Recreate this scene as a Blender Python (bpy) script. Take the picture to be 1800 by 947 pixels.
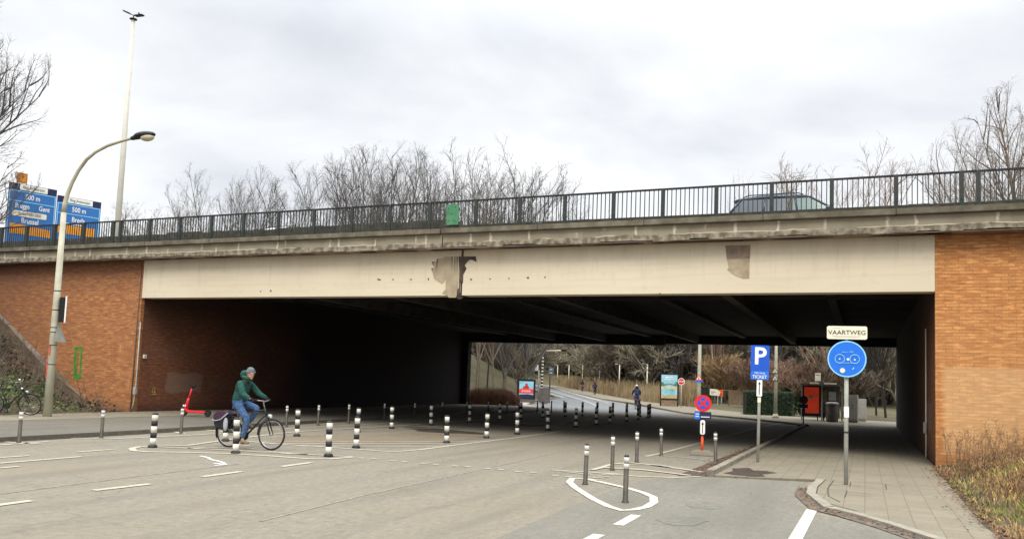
import bpy, bmesh, math, random
from mathutils import Vector, Matrix
R = math.radians
scene = bpy.context.scene
for o in list(bpy.data.objects): bpy.data.objects.remove(o)
col = scene.collection

# ------------------------------------------------------------------ camera
CAM_H, F_PX, CY = 1.7, 1448.10377, 554.064147
YAW, PITCH, ROLL = 0.406557882, 0.0801839699, 0.0370784768
ROT = Matrix.Rotation(YAW, 4, 'Z') @ Matrix.Rotation(math.pi/2+PITCH, 4, 'X') @ Matrix.Rotation(ROLL, 4, 'Z')
cam_data = bpy.data.cameras.new('camera')
cam = bpy.data.objects.new('camera', cam_data); col.objects.link(cam)
cam.matrix_world = Matrix.Translation((0, 0, CAM_H)) @ ROT
cam_data.sensor_width = 36; cam_data.lens = F_PX/1800*36
cam_data.shift_y = (CY-473.5)/1800
cam_data.clip_start = .05; cam_data.clip_end = 3000
scene.camera = cam

# ------------------------------------------------------------------ light, sky, exposure
SUN_EL, SUN_AZ = R(50), R(165)          # azimuth clockwise from +Y: the brighter part of the cloud lies behind the camera
world = bpy.data.worlds.new('World'); scene.world = world; world.use_nodes = True
nt = world.node_tree; nt.nodes.clear(); N = nt.nodes.new; Lk = nt.links.new
out = N('ShaderNodeOutputWorld'); bg = N('ShaderNodeBackground'); bg.inputs['Strength'].default_value = 0.1
sky = N('ShaderNodeTexSky'); sky.sky_type = 'NISHITA'; sky.sun_disc = False; sky.sun_elevation = SUN_EL; sky.sun_rotation = SUN_AZ
tc = N('ShaderNodeTexCoord'); sep = N('ShaderNodeSeparateXYZ'); Lk(tc.outputs['Generated'], sep.inputs[0])
def wm(op, a, b=None, clamp=False):
    m = N('ShaderNodeMath'); m.operation = op; m.use_clamp = clamp
    for i, v in enumerate((a, b)):
        if v is None: continue
        if isinstance(v, (int, float)): m.inputs[i].default_value = v
        else: Lk(v, m.inputs[i])
    return m.outputs[0]
zc = wm('MAXIMUM', sep.outputs[2], 0.0)
zz = wm('ADD', zc, 0.22)
comb = N('ShaderNodeCombineXYZ'); Lk(wm('DIVIDE', sep.outputs[0], zz), comb.inputs[0]); Lk(wm('DIVIDE', sep.outputs[1], zz), comb.inputs[1])
n1 = N('ShaderNodeTexNoise'); n1.inputs['Scale'].default_value = 1.25; n1.inputs['Detail'].default_value = 7; n1.inputs['Roughness'].default_value = .52; n1.inputs['Distortion'].default_value = .25
Lk(comb.outputs[0], n1.inputs['Vector'])
rmp = N('ShaderNodeValToRGB'); Lk(n1.outputs['Fac'], rmp.inputs[0])
e = rmp.color_ramp.elements
e[0].position = .34; e[0].color = (.74, .765, .82, 1); e[1].position = .62; e[1].color = (1.08, 1.09, 1.10, 1)
m1 = rmp.color_ramp.elements.new(.48); m1.color = (.90, .915, .94, 1)
# overcast sky: brighter towards the zenith
lum = wm('ADD', 7.0, wm('MULTIPLY', wm('MAXIMUM', wm('SUBTRACT', zc, .38), 0), 30.0))
sc = N('ShaderNodeVectorMath'); sc.operation = 'SCALE'; Lk(rmp.outputs[0], sc.inputs[0]); Lk(lum, sc.inputs['Scale'])
mx = N('ShaderNodeMixRGB'); mx.inputs[0].default_value = .94; Lk(sky.outputs[0], mx.inputs[1]); Lk(sc.outputs[0], mx.inputs[2])
Lk(mx.outputs[0], bg.inputs[0]); Lk(bg.outputs[0], out.inputs[0])
sd = bpy.data.lights.new('sun', 'SUN'); sd.energy = 1.3; sd.angle = R(25); sd.color = (1, .93, .82)
sun = bpy.data.objects.new('sun', sd); col.objects.link(sun)
sdir = Vector((math.sin(SUN_AZ)*math.cos(SUN_EL), math.cos(SUN_AZ)*math.cos(SUN_EL), math.sin(SUN_EL)))
sun.rotation_euler = sdir.to_track_quat('Z', 'Y').to_euler(); sun.location = (0, -20, 40)
vs = scene.view_settings; scene.display_settings.display_device = 'sRGB'
vs.view_transform = 'Standard'; vs.look = 'None'; vs.exposure = 0.6; vs.gamma = 1; vs.use_curve_mapping = False
scene.render.engine = 'CYCLES'

# ------------------------------------------------------------------ helpers
def terrain(x, y):
    return .015*max(0.0, -.33*x+.944*y-98)
def ray(px, py):
    return ROT.to_3x3() @ Vector(((px-900)/F_PX, -(py-CY)/F_PX, -1))
def gp(px, py, z=0.0):
    """point of the ground (or of a level z above it) that a photograph pixel shows"""
    d = ray(px, py); zt = z
    for _ in range(12):
        t = (zt-CAM_H)/d.z
        if t < 0 or t > 400: t = 400
        p = Vector((0, 0, CAM_H))+d*t; zt = z+terrain(p.x, p.y)
    return p
def yp(px, py, Y):
    d = ray(px, py); return Vector((0, 0, CAM_H))+d*(Y/d.y)

def tag(o, label=None, cat=None, group=None, kind=None):
    if label: o['label'] = label
    if cat: o['category'] = cat
    if group: o['group'] = group
    if kind: o['kind'] = kind
    return o
def empty(name, loc=(0, 0, 0), rz=0, label=None, cat=None, group=None):
    o = bpy.data.objects.new(name, None); col.objects.link(o); o.empty_display_size = .2
    o.location = loc; o.rotation_euler = (0, 0, rz)
    return tag(o, label, cat, group)
def kids(o): return [c for c in bpy.data.objects if c.parent == o]
def copy_tree(o, parent=None):
    ch = kids(o); c = o.copy(); col.objects.link(c); c.parent = parent
    for k in ch: copy_tree(k, c)
    return c
def recolor(o, m):
    for s in o.material_slots: s.link = 'OBJECT'; s.material = m

class MB:
    def __init__(s): s.v = []; s.f = []; s.mi = []; s.m = 0; s.smooth = []
    def add(s, vs_, fs, smooth=False):
        b = len(s.v); s.v += [tuple(p) for p in vs_]
        for f in fs: s.f.append(tuple(b+i for i in f)); s.mi.append(s.m); s.smooth.append(smooth)
    def box(s, x0, x1, y0, y1, z0, z1):
        s.add([(x0,y0,z0),(x1,y0,z0),(x1,y1,z0),(x0,y1,z0),(x0,y0,z1),(x1,y0,z1),(x1,y1,z1),(x0,y1,z1)],
              [(0,3,2,1),(4,5,6,7),(0,1,5,4),(1,2,6,5),(2,3,7,6),(3,0,4,7)])
    def cbox(s, c, size, rz=0):
        cx, cy, cz = c; a, b, h = size[0]/2, size[1]/2, size[2]/2; ca, sa = math.cos(rz), math.sin(rz)
        P = []
        for z in (-h, h):
            for x, y in ((-a,-b),(a,-b),(a,b),(-a,b)): P.append((cx+x*ca-y*sa, cy+x*sa+y*ca, cz+z))
        s.add(P, [(0,3,2,1),(4,5,6,7),(0,1,5,4),(1,2,6,5),(2,3,7,6),(3,0,4,7)])
    def tube(s, pts, rad, n=8, cap=True, smooth=True):
        pts = [Vector(p) for p in pts]
        if isinstance(rad, (int, float)): rad = [rad]*len(pts)
        P = []; prev = None
        for i, p in enumerate(pts):
            t = (pts[min(i+1, len(pts)-1)]-pts[max(i-1, 0)])
            if t.length < 1e-9: t = Vector((0, 0, 1))
            t.normalize()
            if prev is None:
                a = Vector((0, 0, 1)) if abs(t.z) < .9 else Vector((1, 0, 0)); u = t.cross(a).normalized()
            else:
                u = (prev-t*prev.dot(t)); u = u.normalized() if u.length > 1e-6 else t.orthogonal().normalized()
            prev = u; w = t.cross(u)
            for k in range(n):
                an = 2*math.pi*k/n; P.append(p+(u*math.cos(an)+w*math.sin(an))*rad[i])
        F = []
        for i in range(len(pts)-1):
            for k in range(n): F.append((i*n+k, i*n+(k+1) % n, (i+1)*n+(k+1) % n, (i+1)*n+k))
        s.add(P, F, smooth)
        if cap:
            b = len(s.v)-len(P); L = (len(pts)-1)*n
            s.f.append(tuple(b+k for k in reversed(range(n)))); s.f.append(tuple(b+L+k for k in range(n)))
            s.mi += [s.m]*2; s.smooth += [False]*2
    def lathe(s, prof, n=12, c=(0, 0, 0), smooth=True):
        P = []; F = []
        for r, z in prof:
            for k in range(n):
                a = 2*math.pi*k/n; P.append((c[0]+r*math.cos(a), c[1]+r*math.sin(a), c[2]+z))
        for i in range(len(prof)-1):
            for k in range(n): F.append((i*n+k, i*n+(k+1) % n, (i+1)*n+(k+1) % n, (i+1)*n+k))
        F.append(tuple(range(n-1, -1, -1))); F.append(tuple((len(prof)-1)*n+k for k in range(n)))
        s.add(P, F, smooth)
    def prism(s, pts, y0, y1):
        """polygon in the x-z plane extruded from y0 (front) to y1"""
        n = len(pts); P = [(x, y0, z) for x, z in pts]+[(x, y1, z) for x, z in pts]
        F = [tuple(range(n)), tuple(range(2*n-1, n-1, -1))]+[(i, i+n, (i+1) % n+n, (i+1) % n) for i in range(n)]
        s.add(P, F)
    def slab(s, pts, z0, z1):
        n = len(pts); P = [(x, y, z1) for x, y in pts]+[(x, y, z0) for x, y in pts]
        F = [tuple(range(n)), tuple(range(2*n-1, n-1, -1))]+[(i, i+n, (i+1) % n+n, (i+1) % n) for i in range(n)]
        s.add(P, F)
    def torus(s, c, axis, Rr, r, n=32, m=8):
        c = Vector(c); ax = Vector(axis).normalized(); u = ax.orthogonal().normalized(); w = ax.cross(u); P = []; F = []
        for i in range(n):
            a = 2*math.pi*i/n; d = u*math.cos(a)+w*math.sin(a)
            for k in range(m):
                b = 2*math.pi*k/m; P.append(c+d*(Rr+r*math.cos(b))+ax*r*math.sin(b))
        for i in range(n):
            for k in range(m): F.append((i*m+k, ((i+1) % n)*m+k, ((i+1) % n)*m+(k+1) % m, i*m+(k+1) % m))
        s.add(P, F, True)
    def ell(s, c, rx, ry, rz, n=12, m=8, rot=None):
        P = []; F = []
        for j in range(m+1):
            th = math.pi*j/m
            for k in range(n):
                a = 2*math.pi*k/n; v = Vector((rx*math.sin(th)*math.cos(a), ry*math.sin(th)*math.sin(a), rz*math.cos(th)))
                if rot: v = rot @ v
                P.append(Vector(c)+v)
        for j in range(m):
            for k in range(n): F.append((j*n+k, (j+1)*n+k, (j+1)*n+(k+1) % n, j*n+(k+1) % n))
        s.add(P, F, True)
    def mesh(s, name):
        me = bpy.data.meshes.new(name); me.from_pydata(s.v, [], s.f); me.validate(verbose=False)
        if len(me.polygons) == len(s.f):
            me.polygons.foreach_set('material_index', s.mi); me.polygons.foreach_set('use_smooth', s.smooth)
        me.update(); return me
    def build(s, name, m, parent=None, fix=True, bevel=0):
        me = s.mesh(name); ms = m if isinstance(m, (list, tuple)) else [m]
        for q in ms: me.materials.append(q)
        if fix:
            bm = bmesh.new(); bm.from_mesh(me)
            if bevel:
                bmesh.ops.remove_doubles(bm, verts=bm.verts, dist=1e-5)
                bmesh.ops.bevel(bm, geom=[e_ for e_ in bm.edges if len(e_.link_faces) == 2 and e_.calc_face_angle(0) > .6], offset=bevel, segments=2, affect='EDGES', clamp_overlap=True)
            bmesh.ops.recalc_face_normals(bm, faces=bm.faces); bm.to_mesh(me); bm.free()
        o = bpy.data.objects.new(name, me); col.objects.link(o)
        if parent: o.parent = parent
        return o

# materials ----------------------------------------------------------------
class NB:
    def __init__(s, name):
        s.m = bpy.data.materials.new(name); s.m.use_nodes = True; s.t = s.m.node_tree; s.t.nodes.clear()
        s.b = s.n('ShaderNodeBsdfPrincipled'); o = s.n('ShaderNodeOutputMaterial'); s.l(s.b.outputs[0], o.inputs[0])
        s.b.inputs['Specular IOR Level'].default_value = .3
        c = s.n('ShaderNodeTexCoord'); s.obj = c.outputs['Object']
        sp = s.n('ShaderNodeSeparateXYZ'); s.l(s.obj, sp.inputs[0]); s.x, s.y, s.z = sp.outputs
    def n(s, t): return s.t.nodes.new(t)
    def l(s, a, b): s.t.links.new(a, b)
    def put(s, v, i):
        if hasattr(v, 'links'): s.l(v, i)
        elif isinstance(v, (tuple, list)): i.default_value = tuple(v)+((1,) if len(v) == 3 and len(i.default_value) == 4 else ())
        else: i.default_value = v
    def math(s, op, a, b=0.0, c=None, clamp=False):
        m = s.n('ShaderNodeMath'); m.operation = op; m.use_clamp = clamp; s.put(a, m.inputs[0]); s.put(b, m.inputs[1])
        if c is not None: s.put(c, m.inputs[2])
        return m.outputs[0]
    def noise(s, scale, detail=3, vec=None, rough=.5, dist=0):
        q = s.n('ShaderNodeTexNoise'); q.inputs['Scale'].default_value = scale; q.inputs['Detail'].default_value = detail
        q.inputs['Roughness'].default_value = rough; q.inputs['Distortion'].default_value = dist
        s.l(vec if vec is not None else s.obj, q.inputs['Vector']); return q.outputs['Fac']
    def vec(s, x, y, z=0.0):
        q = s.n('ShaderNodeCombineXYZ'); s.put(x, q.inputs[0]); s.put(y, q.inputs[1]); s.put(z, q.inputs[2]); return q.outputs[0]
    def step(s, v, a, b):
        q = s.n('ShaderNodeMapRange'); s.put(v, q.inputs[0]); q.inputs[1].default_value = a; q.inputs[2].default_value = b; q.clamp = True; return q.outputs[0]
    def mix(s, f, a, b, mode='MIX'):
        q = s.n('ShaderNodeMixRGB'); q.blend_type = mode; s.put(f, q.inputs[0]); s.put(a, q.inputs[1]); s.put(b, q.inputs[2]); return q.outputs[0]
    def bump(s, h, st=.3, d=.02):
        q = s.n('ShaderNodeBump'); q.inputs['Strength'].default_value = st; q.inputs['Distance'].default_value = d; s.l(h, q.inputs['Height']); s.l(q.outputs[0], s.b.inputs['Normal'])
    def done(s, c, rough=.7, metal=0):
        s.put(c, s.b.inputs['Base Color']); s.put(rough, s.b.inputs['Roughness']); s.b.inputs['Metallic'].default_value = metal; return s.m
def mat(name, c, rough=.6, var=.15, scale=6, bump=0, metal=0, spec=.3, dirt=None):
    b = NB(name); f = b.noise(scale, 4); lo = tuple(x*(1-var) for x in c); hi = tuple(min(1, x*(1+var)) for x in c)
    cc = b.mix(b.step(f, .3, .7), lo, hi)
    if dirt: cc = b.mix(b.math('MULTIPLY', b.step(b.noise(scale*.45, 5), .45, .7), dirt[1]), cc, dirt[0])
    if bump: b.bump(b.noise(scale*6, 4), bump, .01)
    b.b.inputs['Specular IOR Level'].default_value = spec
    return b.done(cc, rough, metal)

def m_asphalt(name, base, speck=.35, cracks=True, warm=None):
    b = NB(name); fine = b.noise(85, 2); mid = b.noise(9, 5); big = b.noise(.35, 4); streak = b.noise(1.0, 4, b.vec(b.math('MULTIPLY', b.x, 1.6), b.math('MULTIPLY', b.y, .14)))
    lo = tuple(x*(1-speck) for x in base); hi = tuple(x*(1+speck*1.25) for x in base)
    c = b.mix(b.step(fine, .36, .66), lo, hi)
    c = b.mix(b.step(b.noise(38, 2), .60, .68), c, tuple(min(1, x*1.9) for x in base)); av = b.vec(b.math('MULTIPLY', b.x, 13), b.math('MULTIPLY', b.y, 3.6), 0.0); ag = b.noise(1, 3, av, rough=.75); av2 = b.vec(b.math('MULTIPLY', b.x, 19), b.math('MULTIPLY', b.y, 6.0), 4.0); ag2 = b.noise(1, 3, av2, rough=.75); c = b.mix(b.math('MULTIPLY', b.step(ag, .50, .64), speck*1.1, clamp=True), c, tuple(min(1, x*1.75) for x in base)); c = b.mix(b.math('MULTIPLY', b.step(ag2, .50, .62), speck*1.5, clamp=True), c, tuple(x*.45 for x in base)); av3 = b.vec(b.math('MULTIPLY', b.x, 7), b.math('MULTIPLY', b.y, 2.0), 9.0); ag3 = b.noise(1, 4, av3, rough=.8); c = b.mix(b.math('MULTIPLY', b.step(ag3, .47, .60), speck*.8, clamp=True), c, tuple(min(1, x*1.55) for x in base))
    c = b.mix(.55, c, b.mix(b.step(mid, .3, .7), tuple(x*.80 for x in base), tuple(x*1.18 for x in base)))
    c = b.mix(b.math('MULTIPLY', b.step(big, .4, .65), .5), c, warm or tuple(x*.8 for x in base))
    c = b.mix(b.math('MULTIPLY', b.step(streak, .48, .68), .38), c, tuple(x*.62 for x in base))
    if cracks:
        w = b.n('ShaderNodeTexVoronoi'); w.feature = 'DISTANCE_TO_EDGE'; w.inputs['Scale'].default_value = .33
        nz = b.n('ShaderNodeTexNoise'); nz.inputs['Scale'].default_value = 1.5; nz.inputs['Detail'].default_value = 5; b.l(b.obj, nz.inputs['Vector'])
        vm = b.n('ShaderNodeVectorMath'); vm.operation = 'ADD'; b.l(b.obj, vm.inputs[0])
        v2 = b.n('ShaderNodeVectorMath'); v2.operation = 'SCALE'; v2.inputs['Scale'].default_value = 1.1; b.l(nz.outputs['Color'], v2.inputs[0]); b.l(v2.outputs[0], vm.inputs[1]); b.l(vm.outputs[0], w.inputs['Vector'])
        cr = b.math('MULTIPLY', b.step(w.outputs['Distance'], .012, .002), b.step(b.noise(.25, 2), .45, .6))
        c = b.mix(b.math('MULTIPLY', cr, .28), c, tuple(x*.35 for x in base))
    b.bump(b.noise(26, 4), .5, .012); return b.done(c, .85)

def m_brick(name, axis, c1, c2, mortar, zones, bw=.24, bh=.0625):
    b = NB(name); h = b.x if axis == 'x' else b.y
    t = b.n('ShaderNodeTexBrick'); t.inputs['Scale'].default_value = 1; t.inputs['Brick Width'].default_value = bw; t.inputs['Row Height'].default_value = bh
    t.inputs['Mortar Size'].default_value = .0075; t.inputs['Mortar Smooth'].default_value = .3; t.inputs['Bias'].default_value = -.1; t.offset = .5
    t.inputs['Color1'].default_value = c1+(1,); t.inputs['Color2'].default_value = c2+(1,); t.inputs['Mortar'].default_value = mortar+(1,)
    b.l(b.vec(h, b.z), t.inputs['Vector']); c = t.outputs['Color']
    # single dark or pale bricks in elongated cells
    cell = b.n('ShaderNodeTexNoise'); cell.inputs['Scale'].default_value = 1; cell.inputs['Detail'].default_value = 2
    b.l(b.vec(b.math('MULTIPLY', h, 3.6), b.math('MULTIPLY', b.z, 16)), cell.inputs['Vector'])
    c = b.mix(b.math('MULTIPLY', b.step(cell.outputs['Fac'], .57, .66), .45), c, tuple(x*.45 for x in c1))
    c = b.mix(b.math('MULTIPLY', b.step(cell.outputs['Fac'], .43, .34), .4), c, tuple(min(1, x*1.7) for x in c2))
    for z in zones: c = z(b, h, c)
    b.bump(t.outputs['Fac'], -.5, .01); return b.done(c, .85)
def zone(b, h, h0, h1, z0, z1, soft=.25, wob=.3):
    n = b.math('MULTIPLY', b.math('SUBTRACT', b.noise(1.7, 4), .5), wob*2)
    hh = b.math('ADD', h, n); z_ = b.math('ADD', b.z, n); f = b.step(hh, h0-soft, h0+soft)
    f = b.math('MULTIPLY', f, b.step(hh, h1+soft, h1-soft)); f = b.math('MULTIPLY', f, b.step(z_, z0-soft, z0+soft)); return b.math('MULTIPLY', f, b.step(z_, z1+soft, z1-soft))

M = {}
M['asphalt'] = m_asphalt('asphalt_worn', (.198, .179, .141), speck=.5, warm=(.212, .182, .125))
M['asphalt_grey'] = m_asphalt('asphalt_cycle_path', (.176, .168, .138), speck=.34)
M['asphalt_side'] = m_asphalt('asphalt_pavement', (.142, .130, .104), speck=.4)
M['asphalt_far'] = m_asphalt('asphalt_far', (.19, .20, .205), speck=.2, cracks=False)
M['concrete'] = mat('concrete_grey', (.30, .27, .22), .85, .25, 3, .3, dirt=((.12, .10, .08), .6))
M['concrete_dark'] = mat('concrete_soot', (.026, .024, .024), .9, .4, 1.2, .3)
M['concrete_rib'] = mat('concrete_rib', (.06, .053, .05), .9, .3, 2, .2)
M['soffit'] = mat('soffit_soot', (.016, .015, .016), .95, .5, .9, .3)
M['coping'] = mat('coping_concrete', (.155, .135, .10), .9, .3, 4, .4, dirt=((.07, .065, .04), .7))
M['kerb'] = mat('kerb_stone', (.27, .245, .20), .8, .2, 5, .3, dirt=((.1, .085, .06), .6))
M['steel'] = mat('steel_bollard', (.075, .066, .052), .5, .25, 9, .1, metal=.35)
M['band'] = mat('reflective_band', (.60, .59, .54), .45, .08, 14, dirt=((.4, .37, .32), .25))
M['rubber_black'] = mat('bollard_black', (.018, .018, .022), .55, .3, 8, dirt=((.08, .075, .065), .5))
M['paint_white'] = mat('bollard_white', (.66, .65, .57), .5, .08, 12, dirt=((.5, .46, .38), .2))
M['pole'] = mat('galvanised_pole', (.40, .41, .37), .5, .12, 5, .05, dirt=((.2, .17, .12), .4))
M['lamp_pole'] = mat('lamp_post_paint', (.50, .49, .38), .6, .12, 2.2, .1, dirt=((.22, .16, .09), .55))
M['mast'] = mat('mast_paint', (.60, .58, .50), .5, .06, 2)
M['dark_metal'] = mat('dark_metal', (.03, .032, .036), .45, .2, 6, metal=.3)
M['rail'] = mat('rail_green_grey', (.030, .038, .034), .55, .3, 7, .1, dirt=((.06, .05, .04), .4))
M['rail_top'] = mat('rail_handrail', (.018, .018, .024), .5, .2, 7)
M['green_plate'] = mat('green_plate', (.055, .21, .10), .5, .2, 6, dirt=((.15, .22, .13), .4))
M['blue'] = mat('sign_blue', (.015, .10, .58), .4, .06, 6)
M['blue_v'] = mat('sign_blue_bright', (.02, .17, .72), .35, .06, 6)
M['blue_board'] = mat('board_blue', (.035, .17, .48), .45, .06, 2)
M['navy'] = mat('board_navy', (.018, .025, .07), .5, .1, 3)
M['white'] = mat('sign_white', (.84, .84, .80), .4, .04, 8)
M['cream'] = mat('sign_cream', (.80, .76, .60), .5, .06, 6)
M['cyan_line'] = mat('sign_line_blue', (.30, .66, .85), .4, .03, 6)
M['orange'] = mat('sign_orange', (.85, .33, .02), .5, .12, 4)
M['orange_old'] = mat('sign_orange_weathered', (.52, .20, .02), .6, .5, 6)
M['red'] = mat('sign_red', (.72, .02, .025), .4, .08, 6)
M['post_red'] = mat('orange_red_post', (.80, .09, .02), .5, .1, 6)
M['black'] = mat('lettering_black', (.012, .012, .014), .5, .1, 8)
M['scoot_red'] = mat('scooter_red', (.72, .035, .05), .35, .1, 8)
M['glass_lamp'] = mat('lamp_glass', (.55, .50, .34), .25, .15, 9, spec=.6)
M['bark'] = mat('bark_grey_brown', (.13, .112, .08), .95, .35, 4, .4, dirt=((.07, .08, .035), .6))
M['bark_dark'] = mat('bark_dark', (.035, .030, .025), .95, .35, 4, .4)
M['twig'] = mat('twig_brown', (.165, .13, .10), .95, .3, .8)
M['twig_grey'] = mat('twig_grey', (.115, .103, .093), .95, .3, .8)
M['twig_olive'] = mat('twig_olive', (.27, .245, .17), .95, .35, .4)
M['twig_red'] = mat('twig_red', (.23, .15, .105), .95, .35, .6)
M['twig_tan'] = mat('twig_tan', (.32, .215, .11), .95, .35, .6)
M['twig_tan2'] = mat('twig_rust', (.27, .15, .10), .95, .4, 3)
M['birch'] = mat('bark_birch', (.42, .38, .31), .8, .35, 6)
M['reed'] = mat('reed_straw', (.30, .225, .13), .9, .3, 1.2)
M['hedge'] = mat('hedge_leaf', (.014, .024, .015), .8, .4, 5)
M['leaf_green'] = mat('leaf_green', (.095, .165, .035), .7, .45, 4)
M['leaf_dark'] = mat('leaf_dark', (.035, .06, .025), .7, .4, 4)
M['leaf_brown'] = mat('leaf_litter', (.17, .09, .055), .9, .5, 9)
M['soil'] = mat('soil', (.085, .062, .042), .95, .4, 2.5, .5, dirt=((.03, .04, .015), .6))
M['grass_green'] = mat('grass_green', (.22, .23, .06), .9, .35, 2)
M['grass_tan'] = mat('grass_dry', (.46, .31, .13), .9, .35, 2)
M['grass_rust'] = mat('weed_rust', (.20, .115, .06), .9, .4, 2)
M['ground'] = mat('earth_winter_grass', (.10, .082, .045), .95, .4, .4, .4, dirt=((.05, .06, .02), .6))
M['wood'] = mat('weathered_wood', (.25, .18, .115), .85, .25, 5, .2)
M['plaster'] = mat('pale_plaster', (.24, .16, .11), .9, .25, 5, .2, dirt=((.12, .07, .05), .6))
M['glass'] = mat('car_glass', (.10, .16, .15), .08, .1, 3, spec=.8)
M['glass_dark'] = mat('privacy_glass', (.05, .065, .085), .15, .15, 3, spec=.6)
M['rubber'] = mat('tyre_rubber', (.02, .02, .02), .8, .2, 9)
M['chrome'] = mat('rim_metal', (.45, .45, .46), .3, .1, 9, metal=.8)
M['car_blue'] = mat('car_paint_slate', (.05, .065, .10), .3, .05, 2, metal=.3, spec=.6)
M['car_white'] = mat('car_paint_white', (.80, .79, .76), .3, .03, 2, spec=.6)
M['skin'] = mat('skin', (.52, .27, .19), .55, .08, 20)
def m_cloth(name, c, sc):
    b = NB(name); f = b.noise(sc, 3, b.vec(b.x, b.y, b.math('MULTIPLY', b.z, 2.2)), dist=1.5); cc = b.mix(b.step(f, .3, .7), tuple(x*.7 for x in c), tuple(x*1.3 for x in c)); b.bump(f, 1.0, .06); return b.done(cc, .9)
M['jacket'] = m_cloth('jacket_green', (.018, .082, .066), 9)
M['jeans'] = m_cloth('jeans_blue', (.07, .14, .29), 11)
M['beanie'] = mat('beanie_grey', (.13, .155, .175), .95, .15, 40, .5)
M['cloth_dark'] = mat('cloth_black', (.018, .018, .022), .9, .3, 9)
M['cloth_navy'] = mat('cloth_navy', (.02, .025, .06), .9, .2, 9)
M['shoe'] = mat('shoe_khaki', (.17, .135, .08), .8, .2, 20)
M['sole'] = mat('shoe_sole', (.55, .50, .42), .7, .1, 20)
M['pannier'] = mat('pannier_plum', (.05, .02, .045), .7, .2, 9)
M['pannier_grey'] = mat('pannier_trim', (.36, .36, .38), .6, .1, 9)
M['cabinet'] = mat('cabinet_grey', (.36, .35, .32), .6, .12, 6)
M['panel_brown'] = mat('shelter_panel', (.11, .095, .085), .6, .25, 4)
M['ad_red'] = mat('poster_red', (.55, .05, .02), .45, .12, 3)
M['ad_red'].node_tree.nodes['Principled BSDF'].inputs['Emission Color'].default_value = (.8, .06, .02, 1); M['ad_red'].node_tree.nodes['Principled BSDF'].inputs['Emission Strength'].default_value = .12
M['oil'] = mat('damp_stain', (.065, .055, .045), .6, .4, 3)

# road paint that is worn away in places
def m_paint(name, c, under, wear=.5):
    b = NB(name); f = b.step(b.noise(26, 5), .62-wear*.2, .74-wear*.2); g = b.step(b.noise(3, 4), .4, .7)
    cc = b.mix(b.math('MULTIPLY', f, b.math('ADD', .45, b.math('MULTIPLY', g, .5))), c, under); return b.done(cc, .75)
M['paint'] = m_paint('road_paint', (.46, .425, .335), (.19, .17, .13), .5)
M['paint_new'] = m_paint('road_paint_fresh', (.55, .51, .42), (.38, .35, .28), .15)
M['paint_bright'] = m_paint('road_paint_spray', (.80, .80, .80), (.55, .53, .5), 0)

# ------------------------------------------------------------------ setting: ground, roads, pavements
def sheet(name, pts, off, m, side=0.0, kind='structure', parent=None):
    """level polygon laid on the terrain; side > 0 adds a vertical edge down to the ground"""
    bm = bmesh.new(); vsx = [bm.verts.new((x, y, 0)) for x, y in pts]; bm.faces.new(vsx)
    bmesh.ops.bisect_plane(bm, geom=bm.verts[:]+bm.edges[:]+bm.faces[:], plane_co=(0, 98/.944, 0), plane_no=(-.33, .944, 0))
    bmesh.ops.triangulate(bm, faces=bm.faces)
    if side:
        r = bmesh.ops.extrude_face_region(bm, geom=bm.faces[:]); up = {v for v in r['geom'] if isinstance(v, bmesh.types.BMVert)}
        for v in bm.verts: v.co.z = terrain(v.co.x, v.co.y)+(off if v in up else off-side)
    else:
        for v in bm.verts: v.co.z = terrain(v.co.x, v.co.y)+off
    bmesh.ops.recalc_face_normals(bm, faces=bm.faces)
    if not side:
        for f in bm.faces:
            if f.normal.z < 0: f.normal_flip()
    me = bpy.data.meshes.new(name); bm.to_mesh(me); bm.free(); me.materials.append(m)
    o = bpy.data.objects.new(name, me); col.objects.link(o)
    if parent: o.parent = parent
    elif kind: o['kind'] = kind
    return o

sheet('ground', [(-500, -150), (500, -150), (500, 700), (-500, 700)], -.14, M['ground'])
sheet('road', [(-17.3, -40), (-17.15, 12), (-17.3, 16), (-17.6, 20), (-17.85, 26), (-17.9, 38), (-17.4, 44), (-18.6, 50), (-22.5, 56), (-26.8, 68), (-33, 92), (-90, 205),
               (-80, 205), (-22, 80), (-11, 55), (-6.4, 50), (-3, 45), (-2.9, 40), (-2.9, 16.4), (-.6, 17.1), (1.4, 17), (1.4, 8), (12, 2), (12, -40)], 0, M['asphalt'])
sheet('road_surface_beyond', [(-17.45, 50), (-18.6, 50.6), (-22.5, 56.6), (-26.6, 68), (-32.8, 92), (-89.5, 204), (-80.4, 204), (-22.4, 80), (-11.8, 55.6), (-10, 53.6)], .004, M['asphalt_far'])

cyc = [(-3.65, -6), (-3.67, 8.3), (-3.78, 11), (-3.77, 12.6), (-3.73, 15), (-3.4, 15.9), (-2.8, 16.2), (-1.9, 16.55), (-1.0, 16.95), (-1.04, 16.5), (-1.07, 14.8), (-.97, 13.55), (-.6, 12.5), (-.14, 12.2), (.5, 11.3), (3.4, 6.6), (3.6, -6)]
sheet('cycle_path', cyc, .004, M['asphalt_grey'])
M['asphalt_repair'] = m_asphalt('asphalt_repair', (.160, .156, .130), speck=.4, cracks=False)
for i, (px, py, w, d) in enumerate([(1240, 888, .28, .42), (1200, 915, .32, .5)]):
    g0 = gp(px, py); rr = random.Random(i); P = [(g0.x+w*math.cos(a)*rr.uniform(.75, 1.1), g0.y+d*math.sin(a)*rr.uniform(.75, 1.1)) for a in [k*.3927 for k in range(16)]]
    sheet('asphalt_patch', P, .0065+.0012*i, M['asphalt_repair'])

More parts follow.
